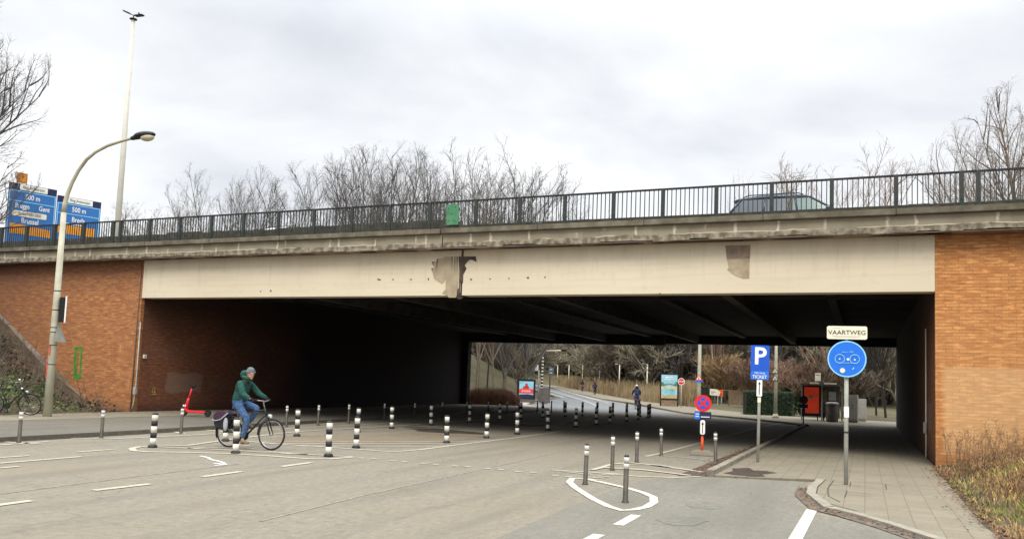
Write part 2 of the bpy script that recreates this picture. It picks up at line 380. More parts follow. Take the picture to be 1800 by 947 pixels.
def m_pavers():
    b = NB('pavers'); t = b.n('ShaderNodeTexBrick'); t.inputs['Scale'].default_value = 1; t.inputs['Brick Width'].default_value = .3; t.inputs['Row Height'].default_value = .3
    t.inputs['Mortar Size'].default_value = .008; t.inputs['Mortar Smooth'].default_value = .4; t.inputs['Color1'].default_value = (.235, .207, .148, 1); t.inputs['Color2'].default_value = (.200, .176, .126, 1); t.inputs['Mortar'].default_value = (.125, .11, .08, 1)
    b.l(b.vec(b.y, b.x), t.inputs['Vector']); c = t.outputs['Color']
    c = b.mix(b.math('MULTIPLY', b.step(b.noise(.8, 5), .42, .7), .5), c, (.15, .135, .10)); c = b.mix(b.math('MULTIPLY', b.step(b.noise(26, 4, rough=.7), .48, .6), .3), c, (.30, .275, .215)); c = b.mix(b.math('MULTIPLY', b.step(b.noise(4, 5, rough=.7), .55, .68), .35), c, (.14, .12, .085))
    b.bump(t.outputs['Fac'], -.4, .006); return b.done(c, .85)
M['pavers'] = m_pavers()
vk = [(-.85, 17.3), (-.93, 15.85), (-.9, 14.75), (-.56, 13.14), (-.17, 12.69), (.27, 12.0), (.63, 11.3), (1.6, 9.6), (3.4, 6.9), (6, 3)]
pave = [(-2.72, 16.55), (-2.72, 40), (-2.85, 45), (-6.3, 50.1), (-10.9, 55.1), (-21, 79.5), (-77, 190), (-73, 190), (-16.5, 79), (-6.5, 60.5), (2, 59), (14, 59), (14, 50.6), (1.56, 50.6), (1.56, 22.66), (1.5, 18.6), (1.47, 15.7), (1.43, 13), (1.5, 11.7), (3.2, 8.8), (7, 3)]+[(x+.03, y+.03) for x, y in vk[::-1]]+[(-.85, 17.2), (-1.9, 16.75)]
sheet('pavement', pave, .035, M['pavers'], side=.18)
def strip(name, pts, w, z0, z1, m, segs=None, kind='structure', parent=None):
    """kerb of separate stones following a line"""
    mb = MB()
    for (a, b_) in zip(pts[:-1], pts[1:]):
        a = Vector(a); b_ = Vector(b_); L = (b_-a).length; n = max(1, int(L/1.0)); d = (b_-a)/L; nn = Vector((-d.y, d.x))*w
        for k in range(n):
            p = a+d*(L*k/n+.006); q = a+d*(L*(k+1)/n-.006)
            mb.slab([tuple(p), tuple(q), tuple(q+nn), tuple(p+nn)], z0+terrain(p.x, p.y), z1+terrain(p.x, p.y))
    o = mb.build(name, m, parent)
    if kind and not parent: o['kind'] = kind
    return o
strip('kerb', [(-2.87, 16.6), (-2.87, 44.5)], -.15, -.05, .12, M['kerb'])
strip('kerb', [(-3.0, 45.2), (-6.45, 50.2), (-11.05, 55.2), (-21.15, 79.6), (-77, 190)], -.2, -.05, .10, M['kerb'])
strip('kerb', vk[:8], .15, -.05, .048, mat('kerb_pale', (.27, .25, .20), .8, .2, 5, .3))
for pts in ([(-.70, 17.3), (-.77, 15.75), (-.73, 14.5), (-.5, 13.6)], [(-.55, 17.3), (-.6, 15.8), (-.55, 14.6), (-.35, 13.9)], [(-.6, 16.2), (-.25, 16.2), (-.25, 17.2)], [(-.25, 16.35), (.3, 16.3), (.3, 17.2)], [(-.58, 15.6), (-.3, 15.6), (-.3, 14.6)], [(-.3, 15.0), (0, 15.0)]): pass
mb_r = None
sheet('gutter', [(-3.35, 16.15), (-3.3, 20), (-3.15, 26), (-3.1, 34), (-2.88, 34), (-2.88, 16.4)], .012, mat('gutter_dirt', (.085, .065, .05), .9, .5, 7, .4))
sheet('gutter', [(x-.03, y) for x, y in vk[1:8]]+[(x-.17, y-.19) for x, y in vk[1:8][::-1]], .013, mat('gutter_leaves', (.13, .105, .08), .9, .45, 8, .4))
sheet('manhole_patch', [(-2.6, 17.0), (-2.35, 16.85), (-2.0, 16.8), (-1.8, 17.0), (-1.9, 17.4), (-1.65, 17.9), (-1.9, 18.2), (-2.15, 18.1), (-2.3, 18.6), (-2.6, 18.2), (-2.5, 17.6)], .0405, mat('damp_soil', (.055, .04, .032), .9, .4, 9))
# left pavement
sheet('pavement_left', [(-17.35, -20), (-17.3, 12), (-17.45, 16), (-17.75, 20), (-18.0, 26), (-18.05, 38), (-17.55, 44), (-18.8, 50), (-22.7, 56.2), (-27, 68.2), (-33.2, 92), (-36, 92), (-31, 70), (-28, 58), (-24.7, 51), (-24.7, 22.6), (-24.4, -20)], .09, M['asphalt_side'], side=.2)
sheet('walkway_left', [(-22.0, -20), (-22.0, 50), (-24.68, 50), (-24.68, 22.6), (-24.35, -20)], .096, M['pavers'])
strip('kerb', [(-17.35, -20), (-17.15, 12), (-17.3, 16), (-17.6, 20), (-17.85, 26), (-17.9, 38), (-17.4, 44), (-18.65, 50), (-22.55, 56), (-26.8, 68), (-33, 92)], .14, -.05, .098, M['asphalt_side'])
sheet('gutter', [(-17.05, 9), (-17.03, 12), (-17.14, 16), (-17.42, 20), (-17.7, 26), (-17.86, 26), (-17.6, 20), (-17.3, 16), (-17.15, 12), (-17.17, 9)], .012, mat('gutter_dark_strip', (.06, .045, .03), .9, .4, 9))  # thin dark strip along the foot of the left kerb
sheet('walkway_far', [(-18.9, 50.6), (-22.8, 56.6), (-26.9, 67.8), (-30.5, 69.5), (-27.5, 58), (-24.6, 51.2)], .097, mat('pale_paving', (.40, .37, .33), .85, .15, 3))
sheet('cobble_apron', [gp(*q).xy[:] for q in [(470, 777), (490, 768), (600, 764), (750, 762), (860, 766), (800, 775), (640, 776)]], .006, m_asphalt('asphalt_ochre', (.195, .158, .108), speck=.4, cracks=False))

# road markings
def mark(name, paths, w, m=None, z=.009, closed=False):
    mb = MB()
    for pts in paths:
        pts = [Vector((p[0], p[1])) for p in pts]; n = len(pts); 
        if n == 2 and False: pass
        offs = []
        for i in range(n):
            if closed: a, b_ = pts[i-1], pts[(i+1) % n]
            else: a, b_ = pts[max(i-1, 0)], pts[min(i+1, n-1)]
            d = (b_-a).normalized(); nn = Vector((-d.y, d.x))*w/2; offs.append((pts[i]+nn, pts[i]-nn))
        P = []; F = []
        for l_, r_ in offs:
            P += [(l_.x, l_.y, z+terrain(l_.x, l_.y)), (r_.x, r_.y, z+terrain(r_.x, r_.y))]
        for i in range(n if closed else n-1):
            j = (i+1) % n; F.append((2*i, 2*i+1, 2*j+1, 2*j))
        mb.add(P, F)
    o = mb.build(name, m or M['paint'], fix=False); o['kind'] = 'structure'
    bm = bmesh.new(); bm.from_mesh(o.data)
    for f in bm.faces:
        if f.normal.z < 0: f.normal_flip()
    bm.to_mesh(o.data); bm.free(); return o
G2 = lambda *q: [gp(x, y).xy[:] for x, y in q]
mark('lane_dashes', [[(-9.72, 8.3), (-9.68, 9.25)], [(-9.74, 10.35), (-9.78, 11.3)], [(-9.78, 12.35), (-9.83, 13.3)], [(-9.5, 6.3), (-9.54, 7.25)], [(-9.45, 4.3), (-9.5, 5.2)], [(-9.4, 2.3), (-9.45, 3.2)]], .13)
mark('lane_line', [[(-13.4, 4), (-13.5, 11.2)]], .12)
mark('lane_dashes', [[(-14.32, 7.5), (-14.25, 10.7)], [(-14.27, 11.75), (-14.27, 12.6)], [(-12.76, 6.5), (-12.87, 9.5)]], .11)
mark('kerb_line', [[(-16.35, 4), (-16.46, 11.7), (-16.6, 12.9)], G2((85, 766), (130, 770), (200, 771), (330, 765), (440, 758), (520, 752), (620, 747), (700, 742))], .12)
mark('kerb_zigzag', [G2((85, 767), (95, 765), (150, 763)), G2((300, 757), (325, 763)), G2((360, 755), (400, 760)), G2((430, 752), (470, 754)), G2((0, 776), (70, 780))], .13)
mark('island_outline', [G2((268, 784), (244, 785), (232, 788), (235, 792), (262, 794), (330, 795), (400, 797), (470, 801), (540, 806), (580, 806.5), (622, 803))], .14)
mark('island_hatching', [[(-14.1, 13.6), (-12.9, 14.05), (-11.3, 14.4), (-9.9, 14.8)], G2((330, 788), (385, 786.5), (450, 789)), G2((470, 793), (540, 799))], .11, z=.011)
mark('long_island_outline', [G2((262, 785), (330, 783), (400, 773), (480, 763), (530, 758), (600, 754), (690, 749), (760, 744), (840, 738))], .13, z=.013)
mark('long_island_outline', [G2((430, 775), (500, 781), (580, 786), (690, 794), (740, 790), (800, 782), (900, 770), (985, 758))], .13)
mark('long_island_hatching', [G2((455, 777), (840, 775.5)), G2((455, 780), (805, 779.5)), G2((520, 784), (770, 784.5)), G2((700, 752), (900, 753)), G2((740, 750), (880, 748.5)), G2((820, 745), (960, 744))], .11, z=.011)
for a in ((635, 805), (657, 806.5), (690, 810), (712, 811.5), (745, 814), (765, 815.5), (800, 819), (825, 820), (858, 823.5), (882, 825), (912, 829), (938, 830), (975, 835), (1005, 837.5)): pass
mark('crossing_dots', [G2((x, y), (x+11, y+.8)) for x, y in ((630, 804.5), (652, 806), (685, 809.5), (706, 811), (739, 814), (760, 815.5), (794, 818.5), (818, 820), (852, 823), (876, 825), (906, 828.5), (932, 830), (971, 835), (994, 837.5))], .11)
tear = [(-4.85, 14.3), (-4.7, 13.7), (-4.4, 13.1), (-4.05, 12.5), (-3.72, 11.95), (-3.3, 11.35), (-3.05, 11.12), (-2.92, 11.3), (-2.84, 11.65), (-2.86, 12.2), (-3.0, 12.75), (-3.25, 13.15), (-3.65, 13.6), (-4.2, 14.05), (-4.6, 14.35)]
mark('teardrop_outline', [tear], .125, M['paint_new'], closed=True, z=.012)
mark('cycle_dashes', [[(-2.77, 9.95), (-2.78, 10.85)], [(-2.78, 8.2), (-2.78, 9.2)], [(-2.78, 6.4), (-2.78, 7.3)]], .14, M['paint_new'])
mark('stop_line', [[(-.71, 12.95), (-.74, 10.2), (-.76, 8.0), (-.8, 5)]], .15, M['paint_new'])
mark('parking_edge_line', [G2((1135, 802), (1160, 797), (1250, 773), (1330, 752), (1400, 738))], .12)
mark('parking_edge_line', [G2((1162, 801), (1215, 805), (1290, 815))], .08, z=.011)
mark('chevron_outline', [G2((970, 826), (1040, 830), (1120, 837), (1180, 839), (1238, 837)), G2((1040, 826), (1078, 815), (1110, 813))], .11)
mark('chevron_hatching', [G2((1040, 826), (1060, 822), (1130, 826), (1215, 836)), G2((1095, 812.5), (1160, 818), (1235, 830))], .13, z=.015)
mark('chevron_hatching', [G2((1082, 815), (1150, 818), (1228, 829)), G2((1060, 821), (1130, 825), (1210, 835)), G2((990, 829), (1040, 834)), G2((1110, 813), (1180, 822))]+[G2((1034+i*8, 842-i*2.6), (1052+i*9, 843-i*2.6)) for i in range(5)], .085, z=.011)
mark('spray_arrow', [G2((352, 801.5), (365, 804), (372, 808), (384, 810.5), (392, 813), (396, 816.5)), G2((376, 814), (396, 816.5)), G2((377, 818), (398, 816.5))], .06, M['paint_bright'])
mark('paving_joints', [[(-.70, 17.3), (-.77, 15.75), (-.73, 14.5), (-.5, 13.6), (-.1, 13.0)], [(-.55, 17.3), (-.6, 15.8), (-.55, 14.6), (-.35, 13.9)], [(-.6, 16.3), (-.25, 16.25), (-.25, 17.2)], [(-.2, 16.4), (.35, 16.3), (.36, 17.3), (-.2, 17.4)], [(-.58, 15.6), (-.28, 15.6), (-.3, 14.6)], [(-.3, 15.0), (0.1, 15.0)], [(-.25, 15.4), (.1, 15.35)]], .018, mat('joint_dirt', (.07, .06, .045), .9), z=.0395)
mark('asphalt_seam', [G2((457, 916), (640, 870), (822, 830), (1000, 790), (1120, 762)), G2((0, 868), (200, 842), (420, 815))], .035, mat('seam_sealed', (.27, .245, .20), .8, .3, 9), z=.005)
mark('far_road_lines', [[(-27.4, 70), (-33.7, 95), (-89, 203)], [(-20.5, 66), (-27.5, 84), (-84, 200)], [(-22.7, 77), (-80.8, 203)]], .15, M['paint_new'], z=.016)
mark('under_bridge_lines', [G2((1010, 742), (1100, 742)), G2((1010, 748), (1085, 748)), G2((985, 741), (1040, 737)), G2((880, 752), (1000, 750)), G2((930, 745), (1000, 743))], .14, M['paint_new'])
for i, (px, py, w, d) in enumerate([(790, 758, 1.6, .9), (900, 745, 1.8, 1.2), (1010, 746, 1.3, 1.0), (740, 752, 1.0, .5)]):
    g0 = gp(px, py); rr = random.Random(i+9); P = [(g0.x+w*math.cos(a)*rr.uniform(.6, 1.1), g0.y+d*math.sin(a)*rr.uniform(.6, 1.1)) for a in [k*.45 for k in range(14)]]
    sheet('damp_patch', P, .0075+i*.001, M['oil'])

# ------------------------------------------------------------------ banks
rng = random.Random(4)
def bank(name, x0, x1, y0, y1, fz, m, nx=14, ny=26):
    mb = MB(); P = []; F = []
    for j in range(ny+1):
        for i in range(nx+1):
            x = x0+(x1-x0)*i/nx; y = y0+(y1-y0)*j/ny; P.append((x, y, fz(x, y)))
    for j in range(ny):
        for i in range(nx): a = j*(nx+1)+i; F.append((a, a+1, a+nx+2, a+nx+1))
    mb.add(P, F, True); o = mb.build(name, m, fix=True); o['kind'] = 'structure'; return o
def zb(x, y):
    s = max(0, -24.5-x); k = 2.5-1.6*min(1, max(0, (22.6-y)/5)); return .03+min(5.9, .62*max(0, s-k)+.08*min(s, k))+.07*math.sin(x*2.1+y*1.3)*min(1, s)
bank('bank_left', -24.3, -60, -20, 22.6, zb, M['soil'])
def zv(x, y): s = max(0, x-1.4); return .02+min(6, .16*s+.05*s*min(s, 3)*.3)+.04*math.sin(x*3+y*2)*min(1, s)
bank('verge', 1.42, 30, 3, 22.6, zv, M['soil'])
bank('bank_behind_left', -25.0, -120, 50.6, 80, lambda x, y: min(6.2, max(-.1, (-30-x)*.5))-.02, M['ground'], 20, 6)
bank('bank_behind_right', 6, 80, 58, 90, lambda x, y: min(6.2, max(-.1, (x-8)*.4)), M['ground'], 20, 6)
bank('hill', -160, 160, 165, 330, lambda x, y: terrain(x, y)+min(14, (y-165)*.09)-.2, M['ground'], 20, 10)

# ------------------------------------------------------------------ bridge
YF = 22.65; XL, XR = -24.8, 1.58; YB1, YB2 = 50.0, 50.5; XJ = -11.5
def z_soot(b, h, c):
    f = b.step(b.z, 1.2, .1); return b.mix(b.math('MULTIPLY', f, .5), c, (.03, .022, .018))
def z_deep_shade(b, h, c):  # underpass shade painted into the brick, blacker with depth and towards the ceiling
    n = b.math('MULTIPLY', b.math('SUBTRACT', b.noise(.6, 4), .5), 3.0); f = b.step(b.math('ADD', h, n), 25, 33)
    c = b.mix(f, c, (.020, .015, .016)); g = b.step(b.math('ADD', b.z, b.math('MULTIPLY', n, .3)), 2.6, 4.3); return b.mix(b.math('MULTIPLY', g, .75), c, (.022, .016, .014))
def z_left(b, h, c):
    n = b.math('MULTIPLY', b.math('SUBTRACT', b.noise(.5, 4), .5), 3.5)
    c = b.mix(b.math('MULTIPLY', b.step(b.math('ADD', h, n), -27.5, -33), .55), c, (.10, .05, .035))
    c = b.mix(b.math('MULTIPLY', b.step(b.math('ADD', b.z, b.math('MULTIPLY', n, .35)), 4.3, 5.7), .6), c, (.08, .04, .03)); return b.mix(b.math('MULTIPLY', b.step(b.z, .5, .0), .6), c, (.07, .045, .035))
def z_right(b, h, c):
    c = b.mix(b.math('MULTIPLY', zone(b, h, 1.75, 3.72, .35, 2.45, .06, .03), .42), c, (.66, .46, .24))
    c = b.mix(b.math('MULTIPLY', zone(b, h, 1.6, 9.0, 2.4, 3.3, .5, .5), .25), c, (.55, .30, .13))
    c = b.mix(b.math('MULTIPLY', b.step(b.math('ADD', b.z, b.math('MULTIPLY', b.noise(.7, 3), .8)), 5.6, 6.4), .7), c, (.12, .055, .035))
    return b.mix(b.math('MULTIPLY', b.step(b.z, .7, .2), .35), c, (.16, .07, .04))
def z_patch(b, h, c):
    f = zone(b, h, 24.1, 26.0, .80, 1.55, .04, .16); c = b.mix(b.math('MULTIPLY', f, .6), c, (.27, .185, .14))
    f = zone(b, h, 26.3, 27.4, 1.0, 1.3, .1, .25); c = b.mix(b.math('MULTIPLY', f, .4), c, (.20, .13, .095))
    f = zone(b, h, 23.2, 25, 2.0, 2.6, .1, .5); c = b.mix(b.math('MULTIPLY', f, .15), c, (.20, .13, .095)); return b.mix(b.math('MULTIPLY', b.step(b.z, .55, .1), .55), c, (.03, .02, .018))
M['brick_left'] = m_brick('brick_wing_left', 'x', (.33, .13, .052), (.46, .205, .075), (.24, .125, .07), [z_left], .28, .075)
M['brick_right'] = m_brick('brick_wing_right', 'x', (.46, .185, .058), (.60, .285, .10), (.29, .145, .065), [z_right], .30, .08)
M['brick_in'] = m_brick('brick_inside', 'y', (.20, .075, .04), (.26, .10, .05), (.11, .065, .045), [z_patch, z_deep_shade])
M['brick_in_far'] = m_brick('brick_wing_far', 'x', (.26, .17, .14), (.30, .2, .16), (.2, .16, .13), [])
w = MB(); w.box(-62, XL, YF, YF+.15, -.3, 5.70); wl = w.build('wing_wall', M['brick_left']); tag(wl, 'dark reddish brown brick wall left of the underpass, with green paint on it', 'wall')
w = MB(); w.box(XR, 40, YF, YF+.15, -.3, 5.70); wr = w.build('wing_wall', M['brick_right']); tag(wr, 'bright orange brick wall right of the underpass, pale below', 'wall')
w = MB(); w.box(XL-.6, XL-.003, YF+.153, YB1-.003, -.3, 5.6); aw = w.build('abutment_wall', M['brick_in']); tag(aw, 'dark brick side wall inside the underpass behind the red scooter', 'wall')
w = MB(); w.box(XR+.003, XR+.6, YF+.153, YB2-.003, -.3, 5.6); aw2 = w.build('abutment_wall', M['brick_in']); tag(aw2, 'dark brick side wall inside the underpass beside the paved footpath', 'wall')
w = MB(); w.prism([(-26.6, -.2), (-24.9, -.2), (-24.9, 5.6), (-26.6, 5.6)], YB1+.6, YB1+1.0); w.cbox((-28.6, 54.2, 2.2), (7, .4, 5), R(120))
fw = w.build('wing_wall', M['brick_in_far']); tag(fw, 'greyish brown brick wing wall beyond the far end of the underpass on the left', 'wall')
w = MB(); w.box(XR+.9, 30, YB2, YB2+.5, -.3, 5.6); o = w.build('wing_wall', M['brick_in_far']); tag(o, 'brick wing wall hidden beyond the right end of the underpass', 'wall')
bpy.data.objects.remove(o)

bridge = empty('bridge', (0, 0, 0), 0, 'wide concrete motorway bridge with cream painted edge beam and cracked joint', 'bridge')
def m_beam():
    b = NB('beam_paint'); c = b.mix(b.step(b.noise(.5, 5, b.vec(b.math('MULTIPLY', b.x, .35), b.z)), .3, .7), (.63, .55, .41), (.71, .63, .48))
    st = b.noise(1, 4, b.vec(b.math('MULTIPLY', b.x, 2.2), b.math('MULTIPLY', b.z, .5))); top = b.step(b.math('ADD', b.z, b.math('MULTIPLY', st, .5)), 5.55, 6.0)
    c = b.mix(b.math('MULTIPLY', top, .55), c, (.36, .30, .23)); c = b.mix(b.math('MULTIPLY', b.step(b.noise(1, 3, b.vec(b.math('MULTIPLY', b.x, .3), b.math('MULTIPLY', b.z, 9))), .52, .6), .10), c, (.40, .33, .26))
    sv = b.noise(1, 4, b.vec(b.math('MULTIPLY', b.x, 5), b.math('MULTIPLY', b.z, .35), 3.0), rough=.65); c = b.mix(b.math('MULTIPLY', b.step(sv, .54, .72), b.math('MULTIPLY', b.step(b.z, 4.5, 5.5), .38)), c, (.33, .27, .20)); c = b.mix(b.math('MULTIPLY', b.step(b.noise(3.5, 5, rough=.7), .56, .7), .22), c, (.45, .38, .28)); b.bump(b.noise(14, 4), .25, .01); return b.done(c, .7)
M['beam'] = m_beam()
b_ = MB(); b_.box(XL+.005, XJ-.035, YF+.001, YF+.5, 4.30, 5.70); b_.build('edge_beam', M['beam'], bridge)
b_ = MB(); b_.box(XJ+.035, XR-.005, YF+.001, YF+.5, 4.30, 5.70); b_.build('edge_beam', M['beam'], bridge)
b_ = MB(); b_.box(XJ-.034, XJ+.034, YF+.07, YF+.45, 4.28, 5.69); b_.build('joint_filler', M['black'], bridge)
# deck slab + fascia + coping
def m_fascia():
    b = NB('fascia_concrete'); c = b.mix(b.step(b.noise(1.2, 5), .3, .7), (.22, .19, .135), (.33, .29, .215))
    v = b.n('ShaderNodeTexVoronoi'); v.feature = 'F1'; v.voronoi_dimensions = '1D'; v.inputs['Scale'].default_value = .95; v.inputs['Randomness'].default_value = .9
    b.l(b.math('ADD', b.x, b.math('MULTIPLY', b.noise(9, 3), .12)), v.inputs['W'])
    wline = b.math('MULTIPLY', b.step(v.outputs['Distance'], .045, .015), b.step(b.noise(2.3, 3), .38, .52)); c = b.mix(b.math('MULTIPLY', wline, .85), c, (.62, .55, .43))
    low = b.step(b.math('ADD', b.z, b.math('MULTIPLY', b.math('SUBTRACT', b.noise(3, 5), .5), .16)), 5.895, 5.865)
    c = b.mix(b.math('MULTIPLY', low, .8), c, b.mix(b.step(b.noise(5, 5), .42, .62), (.10, .085, .06), (.33, .29, .22)))
    edge = b.math('MULTIPLY', b.step(b.math('ABSOLUTE', b.math('SUBTRACT', b.math('ADD', b.z, b.math('MULTIPLY', b.noise(3, 4), .08)), 5.925), 0.0), .02, .005), b.step(b.noise(.9, 3), .46, .56))
    c = b.mix(b.math('MULTIPLY', edge, .8), c, (.62, .55, .43)); b.bump(b.noise(18, 5), .5, .015); return b.done(c, .9)
M['fascia'] = m_fascia()
M['soffit_edge'] = mat('soffit_edge_concrete', (.26, .20, .16), .9, .35, 2.5, .4, dirt=((.09, .06, .05), .8))
for x0, x1 in ((-70, XJ-.5), (XJ-.46, 45)):
    b_ = MB(); xs = []; n = int((x1-x0)/.5); rr = random.Random(5)
    for i in range(n):
        a = x0+(x1-x0)*i/n; c = x0+(x1-x0)*(i+1)/n; zb_ = 5.72+(rr.uniform(-.02, .035) if i % 1 == 0 else 0); yy = 22.18+rr.uniform(0, .02)
        b_.box(a, c, yy, YF-.002, zb_, 6.135)
    b_.build('fascia', M['fascia'], bridge)
    b_ = MB(); n = int((x1-x0)/3); 
    for i in range(n):
        a = x0+(x1-x0)*i/n; c = x0+(x1-x0)*(i+1)/n; b_.box(a, c-.01, 22.06+.006*(i % 2), 22.75, 6.14, 6.30)
    b_.build('coping', M['coping'], bridge, bevel=.015)
b_ = MB(); b_.box(-70, 45, YF-.44, YF-.004, 5.702, 5.719); b_.build('overhang_soffit', M['soffit_edge'], bridge)
# deck
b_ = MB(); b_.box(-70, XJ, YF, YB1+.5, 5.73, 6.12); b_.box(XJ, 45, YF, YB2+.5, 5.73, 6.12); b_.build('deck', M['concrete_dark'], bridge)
b_ = MB(); b_.box(-70, 45, 23.4, 49.5, 6.12, 6.5); b_.build('carriageway', M['asphalt_side'], bridge)
# underside
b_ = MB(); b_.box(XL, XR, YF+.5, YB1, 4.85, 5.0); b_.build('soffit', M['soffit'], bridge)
for gx in (-21.6, -18.3, -14.95, -12.1, -9.25, -6.5, -3.75, -1.0):
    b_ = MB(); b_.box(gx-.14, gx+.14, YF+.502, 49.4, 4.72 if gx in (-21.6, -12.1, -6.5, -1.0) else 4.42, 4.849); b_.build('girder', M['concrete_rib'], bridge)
for gy in (27.6,):
    b_ = MB(); b_.box(XL+.01, XR-.01, gy-.2, gy+.25, 4.66, 4.846); b_.build('cross_beam', M['concrete_dark'], bridge)
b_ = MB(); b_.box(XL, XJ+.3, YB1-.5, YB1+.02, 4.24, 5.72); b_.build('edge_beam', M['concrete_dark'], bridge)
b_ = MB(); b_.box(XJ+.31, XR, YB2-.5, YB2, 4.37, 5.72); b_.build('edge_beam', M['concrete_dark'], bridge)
b_ = MB(); b_.box(XL-.02, XL+.42, YB1-.55, YB1-.05, -.1, 4.235); b_.build('end_pier', M['soffit'], bridge)
b_ = MB(); b_.box(XL, XJ, YB1+.1, YB1+.5, 4.52, 4.58); b_.build('ledge', M['concrete'], bridge)

# spalls and stains on the edge beam (outlined patches standing a few mm proud)
def patch(name, pix, m, y=YF-.004, th=.012, parent=bridge):
    mb = MB(); mb.prism([(yp(x, yv, y).x, yp(x, yv, y).z) for x, yv in pix], y-th*0-.006, y+.004); return mb.build(name, m, parent)
m_sp = NB('spalled_concrete'); cc = m_sp.mix(m_sp.step(m_sp.noise(3, 5), .35, .65), (.33, .27, .19), (.42, .35, .24))
stv = m_sp.step(m_sp.noise(1, 3, m_sp.vec(m_sp.math('MULTIPLY', m_sp.x, 14), m_sp.math('MULTIPLY', m_sp.z, .6))), .47, .6)
cc = m_sp.mix(m_sp.math('MULTIPLY', m_sp.math('MULTIPLY', stv, m_sp.step(m_sp.math('ADD', m_sp.z, m_sp.math('MULTIPLY', m_sp.noise(4, 3), .3)), 5.15, 5.5)), .9), cc, (.05, .035, .025)); m_sp.bump(m_sp.noise(20, 5), .6, .02); M['spall'] = m_sp.done(cc, .9)
S = lambda x, y: (740+x/8.61, 430+y/8.61)
patch('spalled_patch', [S(*q) for q in [(165, 258), (235, 250), (240, 215), (340, 205), (350, 185), (560, 180), (570, 400), (560, 640), (530, 800), (420, 800), (395, 760), (325, 740), (345, 700), (372, 680), (375, 510), (340, 575), (320, 588), (290, 575), (200, 515), (180, 430), (152, 358), (200, 348), (205, 330), (185, 320)]], M['spall'])
patch('black_stain', [S(*q) for q in [(570, 178), (700, 178), (830, 178), (840, 262), (790, 235), (740, 225), (700, 260), (660, 310), (690, 360), (640, 450), (635, 580), (592, 560), (590, 700), (600, 730), (630, 812), (600, 822), (545, 822), (545, 690), (575, 650), (580, 400)]], mat('leak_stain', (.075, .056, .043), .8, .6, 4), y=YF-.008)
patch('repair_patch', [(1276, 434), (1318, 432), (1317, 489), (1306, 489), (1292, 484), (1283, 477), (1278, 474), (1281, 470), (1277, 452)], mat('repair_mortar', (.40, .33, .23), .9, .2, 4, .3))
patch('repair_patch', [(1275, 432), (1319, 430.5), (1318, 454), (1278, 455)], mat('repair_mortar_dark', (.24, .18, .135), .9, .3, 5, .3), y=YF-.011)
hole_m = mat('chipped_hole', (.10, .08, .06), .9, .4, 20)
for k, (hx, hy) in enumerate([(458, 512), (476, 511), (666, 491), (691, 491), (723, 491), (753, 491), (828, 491), (861, 490), (895, 489), (928, 488), (958, 487), (1160, 516)]):
    rr = random.Random(k); patch('chipped_hole', [(hx+math.cos(a)*rr.uniform(.7, 1.6+2.6*((k*7) % 5)/4), hy-math.sin(a)*rr.uniform(.6, 1.2+1.6*((k*3) % 4)/3)) for a in [i*.785 for i in range(8)]], hole_m)
rr = random.Random(77)
for k in range(16):
    x = -24+k*1.75+rr.uniform(-.6, .6); ww = rr.uniform(.3, 1.3); mb = MB(); pts = []
    for i in range(8): a = i*.785; pts.append((x+math.cos(a)*ww*rr.uniform(.6, 1), 22.42+math.sin(a)*.16*rr.uniform(.5, 1)))
    mb.slab(pts, 5.693, 5.703); mb.build('flaked_patch', mat('flaked_soffit', (.055, .035, .035), .9, .4, 6) if k == 0 else bpy.data.materials['flaked_soffit'], bridge)

# mossy kerb wall behind the railing
b_ = MB(); rr = random.Random(3)
for i in range(230):
    x = -70+i*.5; zt = 6.74 if x < -12 else 6.54
    b_.box(x, x+.5, 22.9+rr.uniform(-.03, .03), 23.4, 6.3, zt+rr.uniform(-.03, .03))
b_.build('upstand', mat('mossy_upstand', (.085, .078, .062), .95, .5, 5, .5, dirt=((.05, .05, .025), .7)), bridge)

# railing
rail = empty('bridge_railing', (0, 22.35, 6.3), 0, 'long dark green metal railing with vertical bars along the bridge edge', 'railing')
b_ = MB(); b_.box(-58, 33, -.035, .035, .86, .905); b_.build('handrail', M['rail_top'], rail)
b_ = MB(); b_.box(-58, 33, -.02, .02, .10, .13); b_.build('bottom_rail', M['rail'], rail)
posts = [2.5+i*1.5 for i in range(1, 20)]+[2.5, 2.14, .70, -.80, -2.28, -3.72, -5.18, -6.6, -8.07, -9.49, -10.95, -12.55, -14.01, -15.45, -16.95, -18.43, -19.93, -21.38, -22.85, -24.32, -25.81, -26.17, -27.76, -29.35, -30.95]+[-30.95-1.5*i for i in range(1, 18)]
post_mb = MB(); post_mb.box(-.05, .05, -.04, .04, 0, .89); first = post_mb.build('post', M['rail'], rail); first.location = (posts[0], 0, 0)
for x in posts[1:]:
    c = first.copy(); col.objects.link(c); c.parent = rail; c.location = (x, 0, 0)
ps = sorted(posts)
for a, c in zip(ps[:-1], ps[1:]):
    if c-a < .5: continue
    mb = MB(); n = max(3, round((c-a)/.125))
    for i in range(1, n):
        x = a+(c-a)*i/n; mb.box(x-.011, x+.011, -.012, .012, .12, .865)
    mb.build('railing_bars', M['rail'], rail)
mb = MB(); c0 = yp(795, 380, 22.25); mb.box(-.21, .21, -.012, .012, -.32, .32); gpn = empty('cover_plate', (c0.x, 22.27, 6.38), 0, 'bright green metal plate bolted to the railing above the joint', 'plate')
pl = mb.build('plate', M['green_plate'], gpn); pl.location = (0, 0, .38)
mb = MB()
for x, z in ((-.14, .2), (.1, .22), (-.02, .02), (-.13, -.2), (.1, -.2)): mb.tube([(x, -.02, z+.38), (x, .0, z+.38)], .016, 8)
mb.build('bolt', M['dark_metal'], gpn)

